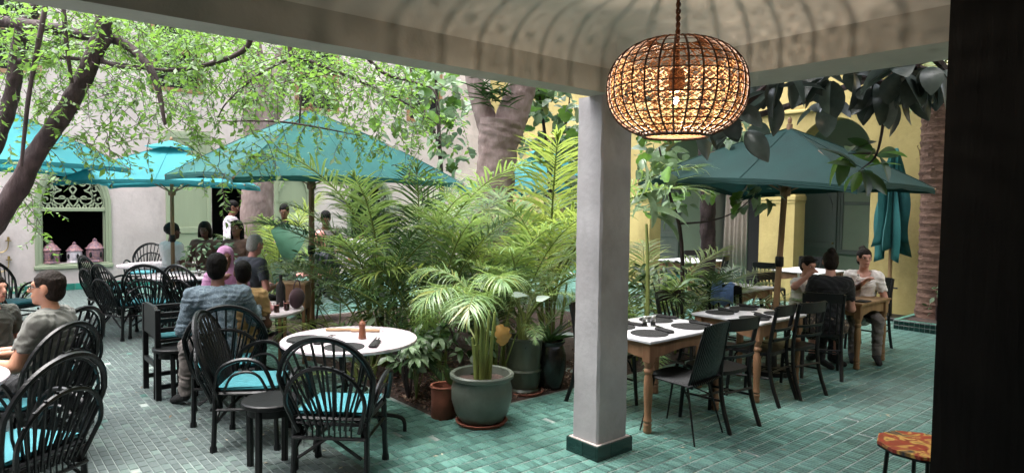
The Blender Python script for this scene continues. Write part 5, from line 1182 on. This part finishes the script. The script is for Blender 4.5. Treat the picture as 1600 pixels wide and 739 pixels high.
CL = [(90, 20, 130, 55, 5.6, .9, 110), (250, 60, 110, 55, 5.6, .9, 110), (60, 110, 80, 60, 5.7, .7, 50), (210, 130, 90, 50, 5.5, .7, 56), (130, 75, 150, 50, 7.0, .8, 90), (270, 190, 55, 40, 5.4, .5, 34), (165, 215, 42, 24, 5.4, .5, 40), (80, 200, 60, 50, 5.6, .5, 26), (25, 270, 30, 60, 5.8, .4, 22),
      (45, 315, 26, 40, 6.0, .4, 24), (350, 110, 70, 55, 5.6, .8, 66), (450, 110, 80, 45, 5.7, .8, 84), (560, 120, 90, 35, 5.9, .8, 84), (400, 190, 60, 35, 5.5, .6, 34), (410, 232, 36, 16, 5.5, .3, 26), (520, 185, 70, 40, 5.8, .6, 44), (620, 190, 55, 50, 6.0, .5, 60), (640, 250, 45, 30, 6.0, .4, 20), (320, 230, 40, 35, 5.4, .4, 16), (338, 285, 22, 22, 5.4, .2, 9), (690, 160, 30, 40, 6.1, .4, 12), (470, 60, 220, 30, 6.6, .8, 150), (330, 20, 300, 25, 6.8, .9, 150), (120, 40, 180, 60, 8.2, .8, 170), (230, 100, 130, 70, 8.4, .8, 120), (60, 150, 90, 70, 8.2, .6, 60), (520, 130, 150, 50, 8.0, .8, 90)]
for (px, py, rx, ry, d, dd, n) in CL:
    for _ in range(int(n * (.98 if py < 140 else .6))):
        while True:
            a, b = RL.uniform(-1, 1), RL.uniform(-1, 1)
            if a * a + b * b < 1: break
        dv = d + RL.uniform(-dd, dd); c = dp(px + a * rx, py + b * ry, dv)
        spray(c, RL.randint(10, 17), RL.uniform(.22, .42), Vector((RL.gauss(.2, .7), RL.gauss(-.2, .7), RL.gauss(-.35, .5))))
g = MB(); g.v = [tuple(p) for p in V]; g.f = F; g.m = [0] * len(F); g.build('crown', 'leaf_tree', lt, ang=60); tag(tw.build('twigs', 'bark', lt), kind='stuff')

# ---- litter on the floor
g = MB()
for _ in range(150):
    x, y = rnd.uniform(3.4, 8.5), rnd.uniform(1.2, 3.0)
    if rnd.random() < .35: x, y = rnd.uniform(.8, 2.8), rnd.uniform(3.3, 8)
    rot = Euler((rnd.gauss(0, .15), rnd.gauss(0, .15), rnd.uniform(0, 6.3))).to_matrix(); L = rnd.uniform(.008, .028); c = Vector((x, y, .011)); q = [(-L, 0, 0), (0, -L * .35, .002), (L, 0, 0), (0, L * .35, .002)]; g.add([c + rot @ Vector(p) for p in q], [(0, 1, 2, 3)])
M['litter'] = mat('dry_litter', srgb('#b3aa96'), .9, .3, 8, rnd=.4, rcol=srgb('#6b5238'))
tag(g.build('leaf_litter', 'litter', smooth=False), 'dry leaf bits and petals scattered over the green tiles', 'litter', kind='stuff')
# ================================================================ PEOPLE
def snet(D, org, h):
    """surface nets of a sampled distance field"""
    ins = D < 0; nx, ny, nz = D.shape; c = [(i, j, k) for i in (0, 1) for j in (0, 1) for k in (0, 1)]
    sub = lambda A_, o: A_[o[0]:nx - 1 + o[0], o[1]:ny - 1 + o[1], o[2]:nz - 1 + o[2]]
    cnt = sum(sub(ins, o).astype(np.int8) for o in c); act = (cnt > 0) & (cnt < 8)
    idx = -np.ones(act.shape, int); I = np.argwhere(act); idx[act] = np.arange(len(I))
    acc = np.zeros((len(I), 3)); num = np.zeros(len(I)); cv = {o: D[I[:, 0] + o[0], I[:, 1] + o[1], I[:, 2] + o[2]] for o in c}
    for a in c:
        for ax in range(3):
            if a[ax]: continue
            b = list(a); b[ax] = 1; b = tuple(b); va, vb = cv[a], cv[b]; m = (va < 0) != (vb < 0); t = np.where(m, va / np.where(m, va - vb, 1), 0)
            p = np.tile(np.array(a, float), (len(I), 1)); p[:, ax] += t; acc[m] += p[m]; num[m] += 1
    V = np.array(org) + h * (I + acc / num[:, None]); F = []
    for ax in range(3):
        o = [0, 0, 0]; o[ax] = 1; A0 = ins[:nx - o[0], :ny - o[1], :nz - o[2]]; A1 = ins[o[0]:, o[1]:, o[2]:]; E_ = np.argwhere(A0 != A1); b, d = [(1, 2), (2, 0), (0, 1)][ax]
        E_ = E_[(E_[:, b] > 0) & (E_[:, d] > 0)]; E_ = E_[(E_[:, b] < D.shape[b] - 1) & (E_[:, d] < D.shape[d] - 1)]
        q = []
        for db, dd in ((1, 1), (0, 1), (0, 0), (1, 0)):
            e = E_.copy(); e[:, b] -= db; e[:, d] -= dd; q.append(idx[e[:, 0], e[:, 1], e[:, 2]])
        q = np.stack(q, 1); s = A0[E_[:, 0], E_[:, 1], E_[:, 2]]; q[~s] = q[~s][:, ::-1]; F.append(q)
    return V, np.concatenate(F)
def sdf_mesh(name, prims, h, m, k=.025, wrinkle=0.0, seed=0):
    """prims: ('c', a, b, ra, rb) tapered capsules, ('e', centre, radii, rot) ellipsoids, ('x', centre, radii, rot) cut-outs, ('p', point, normal) half-space cuts"""
    lo = np.full(3, 1e9); hi = -lo
    for p in prims:
        if p[0] == 'c': pts = [np.array(p[1]) - max(p[3], p[4]), np.array(p[2]) - max(p[3], p[4]), np.array(p[1]) + max(p[3], p[4]), np.array(p[2]) + max(p[3], p[4])]
        elif p[0] == 'e': pts = [np.array(p[1]) - max(p[2]), np.array(p[1]) + max(p[2])]
        else: continue
        for q in pts: lo = np.minimum(lo, q); hi = np.maximum(hi, q)
    lo -= 3 * h; hi += 3 * h; n = np.ceil((hi - lo) / h).astype(int) + 1; ax = [lo[i] + h * np.arange(n[i]) for i in range(3)]; D = np.full(n, .3)
    for p in prims:
        if p[0] == 'c': a, b = np.array(p[1], float), np.array(p[2], float); r = max(p[3], p[4]); l_, u_ = np.minimum(a, b) - r - .05, np.maximum(a, b) + r + .05
        elif p[0] in 'ex': r = max(p[2]); l_, u_ = np.array(p[1]) - r - .05, np.array(p[1]) + r + .05
        else: l_, u_ = lo, hi
        s = tuple(slice(max(0, int((l_[i] - lo[i]) / h)), max(0, min(n[i], int((u_[i] - lo[i]) / h) + 2))) for i in range(3))
        if any(x.stop <= x.start for x in s): continue
        X, Y, Z = np.meshgrid(ax[0][s[0]], ax[1][s[1]], ax[2][s[2]], indexing='ij', sparse=True)
        if p[0] == 'c':
            ab = b - a; L2 = max(1e-9, ab @ ab); t = np.clip(((X - a[0]) * ab[0] + (Y - a[1]) * ab[1] + (Z - a[2]) * ab[2]) / L2, 0, 1)
            d = np.sqrt((X - a[0] - t * ab[0]) ** 2 + (Y - a[1] - t * ab[1]) ** 2 + (Z - a[2] - t * ab[2]) ** 2) - (p[3] + (p[4] - p[3]) * t)
        elif p[0] in 'ex':
            Q = np.array(p[3] if len(p) > 3 and p[3] is not None else Matrix.Identity(3)).T; x, y, z = X - p[1][0], Y - p[1][1], Z - p[1][2]; rr = p[2]
            u0 = (Q[0, 0] * x + Q[0, 1] * y + Q[0, 2] * z) / rr[0]; u1 = (Q[1, 0] * x + Q[1, 1] * y + Q[1, 2] * z) / rr[1]; u2 = (Q[2, 0] * x + Q[2, 1] * y + Q[2, 2] * z) / rr[2]
            d = (np.sqrt(u0 * u0 + u1 * u1 + u2 * u2) - 1) * min(rr)
        else: d = (X - p[1][0]) * p[2][0] + (Y - p[1][1]) * p[2][1] + (Z - p[1][2]) * p[2][2]
        c = D[s]
        if p[0] in 'xp': D[s] = np.maximum(c, -d)
        else: e = np.clip(k - np.abs(c - d), 0, k) / k; D[s] = np.minimum(c, d) - e * e * k * .25
    if wrinkle:
        X, Y, Z = np.meshgrid(*ax, indexing='ij', sparse=True); D = D + wrinkle * (np.sin(X * 30 + 12 * np.sin(Z * 13 + seed) + 6 * np.sin(Y * 9) + seed) * np.sin(Z * 31 + 6 * np.sin(Y * 13 + X * 8)) + .5 * np.sin(Y * 62 + Z * 47 + 5 * np.sin(X * 17) + seed))
    V, F = snet(D, lo, h); me = bpy.data.meshes.new(name); me.from_pydata(V.tolist(), [], F.tolist()); me.materials.append(M[m] if isinstance(m, str) else m)
    me.polygons.foreach_set('use_smooth', [True] * len(me.polygons)); me.update(); return me
def lerp(a, b, t): return tuple(a[i] * (1 - t) + b[i] * t for i in range(3))
def person(label, loc, rz, h=.015, scale=1.0, seat=.46, stand=False, lean=0.0, side=0.0, turn=0.0, nod=0.0, wr=None, el=None, skin='brown', top='white', sleeve='short', bottom='dark', hair='short', hairm='hair_black', female=False, legs=None, neck_open=False, shoes='blackm', build=1.0, hem=None, extra=None):
    """local frame: faces +Y. wr/el: wrist and elbow positions (right, left) relative to the chest"""
    t = thing('person', label, 'person', loc, rz); t.scale = (scale,) * 3
    B = build; hip = .93 if stand else seat + .10
    pel = (0, 0, hip); wst = (side * .3, lean * .35, hip + .19); che = (side * .8, lean * .85, hip + .40); nk = (side, lean, hip + .545); sh = .165 if female else .185
    hd = (side * 1.1, lean * 1.12 + .025 + .03 * nod, hip + .70); HR = (Matrix.Rotation(turn, 3, 'Z') @ Matrix.Rotation(-nod, 3, 'X'))
    def hp(x, y, z): v = HR @ Vector((x, y, z)); return (hd[0] + v.x, hd[1] + v.y, hd[2] + v.z)
    S = [(che[0] + s * sh * B, che[1] - .01, hip + .475) for s in (1, -1)]
    el = el or [(.24, .03, .16), (-.24, .03, .16)]; wr = wr or [(.14, .27, .17), (-.14, .27, .17)]
    E_ = [(che[0] + e[0], che[1] + e[1], hip + e[2]) for e in el]; Wr = [(che[0] + w_[0], che[1] + w_[1], hip + w_[2]) for w_ in wr]
    if stand: K = [(s * .10, .02, .50) for s in (1, -1)]; An = [(s * .10, -.02, .08) for s in (1, -1)]; To = [(s * .12, .15, .035) for s in (1, -1)]
    else:
        K = [(s * .13, .43, hip - .03) for s in (1, -1)]; An = [(s * .13, .40, .09) for s in (1, -1)]; To = [(s * .145, .56, .035) for s in (1, -1)]
        if legs: K, An, To = legs
    Hp = [(s * .095, .02, hip - .02) for s in (1, -1)]
    body = [('c', pel, wst, .125 * B, .115 * B), ('c', wst, che, .115 * B, .125 * B), ('c', (S[0][0] * .6 + che[0] * .4, S[0][1], S[0][2] - .03), (S[1][0] * .6 + che[0] * .4, S[1][1], S[1][2] - .03), .085 * B, .085 * B), ('c', (nk[0], nk[1] - .01, nk[2] - .03), lerp(nk, hd, .5), .058, .05)]
    for i in (0, 1):
        body += [('c', S[i], E_[i], .05 * B, .04 * B), ('c', E_[i], Wr[i], .04 * B, .027), ('c', Hp[i], K[i], .085 * B, .058 * B), ('c', K[i], An[i], .056 * B, .035), ('c', An[i], To[i], .04, .028)]
    head = [('e', hp(0, -.012, .03), (.076, .094, .092), HR), ('e', hp(0, .022, -.035), (.058, .066, .078), HR), ('c', hp(0, .09, .01), hp(0, .112, -.022), .011, .015), ('c', hp(-.02, .082, -.062), hp(.02, .082, -.062), .011, .011), ('e', hp(0, .06, -.098), (.03, .03, .022), HR), ('c', hp(-.034, .078, .03), hp(.034, .078, .03), .014, .014),
            ('e', hp(.077, -.005, -.005), (.012, .02, .032), HR), ('e', hp(-.077, -.005, -.005), (.012, .02, .032), HR)]
    hands = []
    for i in (0, 1):
        f = (Vector(Wr[i]) - Vector(E_[i])).normalized(); sd = f.cross(Vector((0, 0, 1))); sd = sd.normalized() if sd.length > .2 else Vector((1, 0, 0)); up_ = sd.cross(f); w0 = Vector(Wr[i]); pc = w0 + f * .05
        hands.append(('e', tuple(pc), (.036, .048, .019), Matrix((sd, f, up_)).transposed()))
        sg = 1 if i == 0 else -1
        for q, ln in ((-.030, .062), (-.010, .075), (.011, .070), (.030, .055)):
            b0 = w0 + f * .085 + sd * q; b1 = b0 + f * ln * .5 - up_ * .012; b2 = b1 + f * ln * .35 - up_ * .03; hands += [('c', tuple(b0), tuple(b1), .0095, .009), ('c', tuple(b1), tuple(b2), .009, .0075)]
        th = w0 + f * .035 - sd * (.034 * sg); t1 = th - sd * (.028 * sg) + f * .03 - up_ * .01; hands += [('c', tuple(th), tuple(t1), .012, .010), ('c', tuple(t1), tuple(t1 + f * .028 - up_ * .006), .010, .008)]
    b = link('body', sdf_mesh('body', body + head + hands, h, 'skin_' + skin, .022), t)
    for s in (1, -1):
        MB().ell(hp(s * .031, .079, .008), (.0135, .009, .0075), 10, 6, HR).build('eye', 'white', b); MB().ell(hp(s * .031, .086, .008), (.007, .005, .007), 8, 6, HR).build('iris', 'blackm', b)
    MB().ell(hp(0, .092, -.062), (.022, .006, .008), 10, 6, HR).build('lips', 'lips', b)
    # clothes: looser shells over the body
    x = .014; tp = [('c', (pel[0], pel[1], pel[2] + (-.02 if not stand else -.06)), wst, .135 * B + x, .118 * B + x), ('c', wst, che, .118 * B + x, .128 * B + x), body[2][:3] + (.088 * B + x, .088 * B + x)]
    if female: tp += [('e', (che[0] + s * .065, che[1] + .085, hip + .355), (.06, .055, .06), None) for s in (1, -1)]
    for i in (0, 1):
        e = E_[i] if sleeve == 'long' else lerp(S[i], E_[i], .62 if sleeve == 'short' else .2); tp.append(('c', S[i], e, .058 * B + x * .6, (.052 if sleeve != 'long' else .05) * B + x * .5))
        if sleeve == 'long': tp.append(('c', E_[i], lerp(E_[i], Wr[i], .92), .05 * B + x * .4, .034 + x * .4))
    cuts = [('x', (nk[0], nk[1] + .05, nk[2] + .045 - (.06 if neck_open else 0)), (.085 if neck_open else .075, .10, .085), None)]
    if sleeve == 'short':
        for i in (0, 1): ev = Vector(E_[i]) - Vector(S[i]); p = Vector(S[i]) + ev * .6; cuts.append(('x', tuple(p + ev.normalized() * .10), (.10, .10, .10), None))
    link('shirt' if not hem else 'tunic', sdf_mesh('shirt', tp + (hem or []) + cuts, h, top, .03, .0065, len(label)), t)
    bt = [('c', pel, (0, 0, hip + .07), .135 * B, .125 * B)]
    for i in (0, 1):
        if bottom == 'skirt_print': bt += [('c', Hp[i], K[i], .10 * B, .085), ('c', K[i], lerp(K[i], An[i], .35), .085, .09)]
        else: bt += [('c', Hp[i], K[i], .098 * B, .07 * B), ('c', K[i], lerp(K[i], An[i], .93), .068 * B, .052)]
    link('skirt' if bottom == 'skirt_print' else 'trousers', sdf_mesh('trousers', bt, h, bottom, .03, .007, 3), t)
    for i in (0, 1): link('shoe', sdf_mesh('shoe', [('c', lerp(An[i], To[i], .0), To[i], .045, .035), ('c', An[i], (An[i][0], An[i][1], An[i][2] + .03), .044, .04), ('p', (0, 0, .002), (0, 0, 1))], max(h, .012), shoes, .02), t)
    fc = ('x', hp(0, .085, -.05), (.068, .075, .10), HR)
    H = {'short': [('e', hp(0, -.018, .042), (.084, .102, .094), HR), ('e', hp(0, -.045, -.02), (.077, .07, .085), HR), fc, ('p', hp(0, -.01, -.085), tuple(HR @ Vector((0, -.3, 1))))],
         'bald': None,
         'bun': [('e', hp(0, -.018, .04), (.085, .103, .095), HR), ('e', hp(0, -.045, -.02), (.077, .07, .085), HR), fc, ('p', hp(0, -.01, -.085), tuple(HR @ Vector((0, -.3, 1))))],
         'long': [('e', hp(0, -.02, .038), (.088, .105, .098), HR), ('c', hp(.055, -.03, 0), hp(.07, -.035, -.2), .045, .035), ('c', hp(-.055, -.03, 0), hp(-.07, -.035, -.2), .045, .035), ('c', hp(0, -.07, 0), hp(0, -.08, -.22), .06, .05), fc],
         'bob': [('e', hp(0, -.02, .038), (.092, .108, .098), HR), ('c', hp(.065, -.02, 0), hp(.075, -.0, -.11), .04, .034), ('c', hp(-.065, -.02, 0), hp(-.075, -.0, -.11), .04, .034), ('c', hp(0, -.07, 0), hp(0, -.07, -.10), .06, .05), fc],
         'wrap': [('e', hp(0, -.03, .05), (.092, .12, .10), HR), fc, ('p', hp(0, -.01, -.05), tuple(HR @ Vector((0, -.55, 1))))],
         'hijab': [('e', hp(0, -.015, .03), (.093, .112, .108), HR), ('c', hp(0, -.02, -.06), (nk[0], nk[1], nk[2] - .02), .088, .115), ('c', (nk[0] - .1, nk[1], nk[2] - .05), (nk[0] + .1, nk[1], nk[2] - .05), .10, .10), ('c', (nk[0], nk[1] + .05, nk[2] - .06), (che[0], che[1] + .07, hip + .33), .11, .09), ('x', hp(0, .10, -.02), (.055, .075, .082), HR)]}[hair]
    if H: link({'wrap': 'head_wrap', 'hijab': 'headscarf'}.get(hair, 'hair'), sdf_mesh('hair', H, h * .9, hairm, .02, .0018 if hair not in ('hijab', 'wrap') else .003, 5), t)
    if hair == 'bun': link('hair_bun', sdf_mesh('hair_bun', [('e', hp(0, -.07, .122), (.044, .044, .038), HR)], h * .8, hairm, .02, .003), t)
    if extra: extra(t, hp, HR)
    return t
M['hair_black'] = mat('black_hair', (.0028, .0022, .0018, 1), .6, .4, 60, .6, 90, stretch=(1, 1, .3), spec=.12); M['hair_brown'] = mat('brown_hair', srgb('#1c130c'), .6, .4, 60, .6, 90, stretch=(1, 1, .3), spec=.15); M['hair_grey'] = mat('grey_hair', srgb('#a8a29e'), .6, .3, 60, .6, 90); M['lips'] = mat('lips', srgb('#8a4a44'), .45, .1)
cloth('grey_tee', '#585953'); cloth('dark_olive', '#3b3c34'); cloth('dark', '#15161a'); cloth('white_tee', '#e4dfde'); cloth('lilac', '#a97aa0'); cloth('navy', '#42444f'); cloth('pinkwhite', '#e2d3de'); cloth('khaki', '#6b6460'); cloth('blacktee', '#0a0a0c'); cloth('cream', '#e2dad4'); cloth('child_tee', '#9a7c50'); cloth('brownish', '#6d5044')
M['denim'] = mat('printed_denim', srgb('#5b6b76'), .9, .2, 9, .3, 180)
def print_over(m, scale, c, th, kind='VORONOI'):
    nn = m.node_tree; bs = nn.nodes['Principled BSDF']; src = bs.inputs['Base Color'].links[0].from_socket; tc = nn.nodes.new('ShaderNodeTexCoord'); v = nn.nodes.new('ShaderNodeTexVoronoi'); v.feature = 'DISTANCE_TO_EDGE' if kind == 'VORONOI' else 'F1'; v.inputs['Scale'].default_value = scale; nn.links.new(tc.outputs['Object'], v.inputs['Vector'])
    mr = nn.nodes.new('ShaderNodeMapRange'); mr.inputs['From Min'].default_value = th * .6; mr.inputs['From Max'].default_value = th; mr.inputs['To Min'].default_value = .7; mr.inputs['To Max'].default_value = 0; nn.links.new(v.outputs['Distance'], mr.inputs[0]); mx = nn.nodes.new('ShaderNodeMix'); mx.data_type = 'RGBA'
    nn.links.new(mr.outputs[0], mx.inputs[0]); nn.links.new(src, mx.inputs[6]); mx.inputs[7].default_value = c; nn.links.new(mx.outputs[2], bs.inputs['Base Color'])
print_over(M['denim'], 26, srgb('#7d8d96'), .05)
M['skirt_print'] = mat('printed_skirt', srgb('#4a4038'), .9, .3, 9, .3, 180); print_over(M['skirt_print'], 30, srgb('#b09a80'), .4, 'F1')
def specs(t, hp, HR):
    g = MB()
    for s in (1, -1): g.tube([hp(s * .034 + .022 * math.cos(a), .098, .008 + .017 * math.sin(a)) for a in np.linspace(0, 6.28, 10, endpoint=False)], .0025, 4, closed=True); g.tube([hp(s * .056, .097, .012), hp(s * .082, .0, .012)], .0022, 4)
    g.build('spectacles', 'blackm', t)
def shades_up(t, hp, HR):
    g = MB()
    for s in (1, -1): g.ell(hp(s * .038, .072, .098), (.028, .012, .016), 10, 6, HR)
    g.tube([hp(-.09, 0, .07), hp(-.04, .07, .1), hp(.04, .07, .1), hp(.09, 0, .07)], .004, 4); g.build('sunglasses', 'blackm', t)
def P2(px, d): p = dp(px, 400, d); return (p.x, p.y, 0)
def sc(py_top, px, d, nat=1.36):          # scale so that the crown of the head reaches the surveyed height
    return dp(px, py_top, d).z / nat
# headings as for the chairs
def put(px, py, d, nat): return dict(loc=P2(px, d), scale=max(.85, min(1.08, sc(py, px, d, nat))))
person('man in grey tee and glasses leaning back in a cane chair, left foreground', **put(62, 430, 4.35, 1.355), rz=R(62), h=.0105, lean=-.06, turn=.12, nod=-.05, skin='tan', top='grey_tee', bottom='dark', hair='short', hairm='hair_brown', build=1.12, wr=[(.10, .36, .20), (-.16, .33, .20)], el=[(.27, .12, .19), (-.27, .10, .19)], extra=specs)
person('person in a dark olive shirt cut off by the left edge', **put(-14, 440, 4.9, 1.355), rz=R(-140), h=.014, skin='fair', top='dark_olive', hairm='hair_brown', wr=[(.12, .3, .2), (-.14, .3, .2)])
person('man in a printed denim shirt seen from behind with his arm round a child', **put(340, 402, 5.35, 1.355), rz=R(-14), h=.0105, lean=.03, turn=-.25, skin='dark', top='denim', sleeve='long', bottom='khaki', hair='short', build=1.08, el=[(.30, .10, .22), (-.27, .03, .18)], wr=[(.34, .26, .30), (-.2, .24, .16)], legs=([(.16, .42, .53), (-.24, .36, .53)], [(.15, .42, .09), (-.27, .34, .09)], [(.16, .58, .035), (-.36, .45, .035)]))
person('small dark haired child leaning on the man in denim', loc=P2(378, 5.75), rz=R(-25), scale=.86, h=.012, seat=.50, turn=.3, skin='dark', top='child_tee', hair='short', bottom='dark')
person('woman in a lilac headscarf and tunic eating at the family\'s table', **put(352, 388, 6.9, 1.36), rz=R(165), h=.0125, skin='dark', top='lilac', sleeve='long', hair='hijab', hairm='lilac', female=True, lean=.05, el=[(.25, .06, .17), (-.25, .06, .17)], wr=[(.06, .19, .44), (-.15, .28, .2)], bottom='dark', turn=.15)
person('white haired man in a navy tee behind the woman in the headscarf', **put(384, 371, 7.9, 1.36), rz=R(-70), h=.0135, skin='pink', top='navy', hair='short', hairm='hair_grey', lean=.10, nod=.25, build=1.05)
person('woman in white tee and black head wrap at the far left table', **put(269, 352, 10.2, 1.36), rz=R(-70), h=.016, skin='dark', top='white_tee', hair='wrap', hairm='blackm', female=True, build=1.08)
person('woman with bobbed hair beside the palm, between head wrap and waiter', **put(321, 349, 10.6, 1.36), rz=R(150), h=.016, skin='dark', top='brownish', hair='bob', hairm='hair_brown', female=True, nod=.2)
person('waiter in a white shirt standing in front of the dark doorway', loc=P2(362, 12.1), rz=R(-115), h=.016, stand=True, scale=1.0, skin='brown', top='pinkwhite', sleeve='long', hair='short', nod=.3, bottom='dark', el=[(.25, .02, .16), (-.25, .02, .16)], wr=[(.15, .22, .1), (-.15, .22, .1)])
person('woman with sunglasses pushed up on her head, below the waiter', **put(371, 346, 10.4, 1.37), rz=R(140), h=.016, skin='brown', top='brownish', hair='long', hairm='hair_black', female=True, extra=shades_up)
person('curly haired person bending over a table by the arched window', **put(508, 318, 11.8, 1.36), rz=R(160), h=.018, skin='brown', top='khaki', hair='short', nod=.5, lean=.1, seat=.55)
person('pink faced balding man behind the leafy bush', **put(512, 362, 9.6, 1.36), rz=R(95), h=.016, skin='pink', top='navy', hair='bald', nod=.35, lean=.08)
person('dark haired person with head bowed under the arched window', **put(566, 350, 11.6, 1.36), rz=R(-50), h=.018, skin='tan', top='white_tee', hair='short', nod=.3)
person('person in black standing behind the big blue green leaf', loc=P2(445, 11.4), rz=R(150), h=.018, stand=True, scale=.97, skin='brown', top='blacktee', sleeve='long', hair='short', bottom='blacktee', nod=.3)
person('woman in a black top and printed skirt seen from behind at the pine table', loc=(7.04, 3.12, 0), scale=.93, rz=R(-58), h=.0115, skin='fair', top='blacktee', hair='bun', hairm='hair_brown', female=True, bottom='skirt_print', lean=.08, nod=.2, el=[(.24, .08, .17), (-.25, .07, .17)], wr=[(.12, .27, .2), (-.13, .28, .2)], build=1.05)
person('woman in a white square necked blouse lifting food to her mouth', **put(1350, 391, 7.75, 1.36), rz=R(118), h=.0115, skin='fair', top='cream', hair='bun', hairm='hair_brown', female=True, neck_open=True, el=[(.24, .08, .17), (-.25, .06, .17)], wr=[(.03, .20, .40), (-.12, .28, .2)], bottom='khaki', turn=.25, lean=.03)
person('woman in a pale top raising her elbow beside the woman in black', **put(1250, 402, 7.5, 1.36), rz=R(175), h=.0125, skin='fair', top='cream', sleeve='none', hair='short', hairm='hair_brown', female=True, nod=.2, turn=-.3, lean=.08, el=[(.30, .05, .44), (-.25, .06, .17)], wr=[(.12, .12, .58), (-.13, .27, .2)], bottom='dark', extra=shades_up)
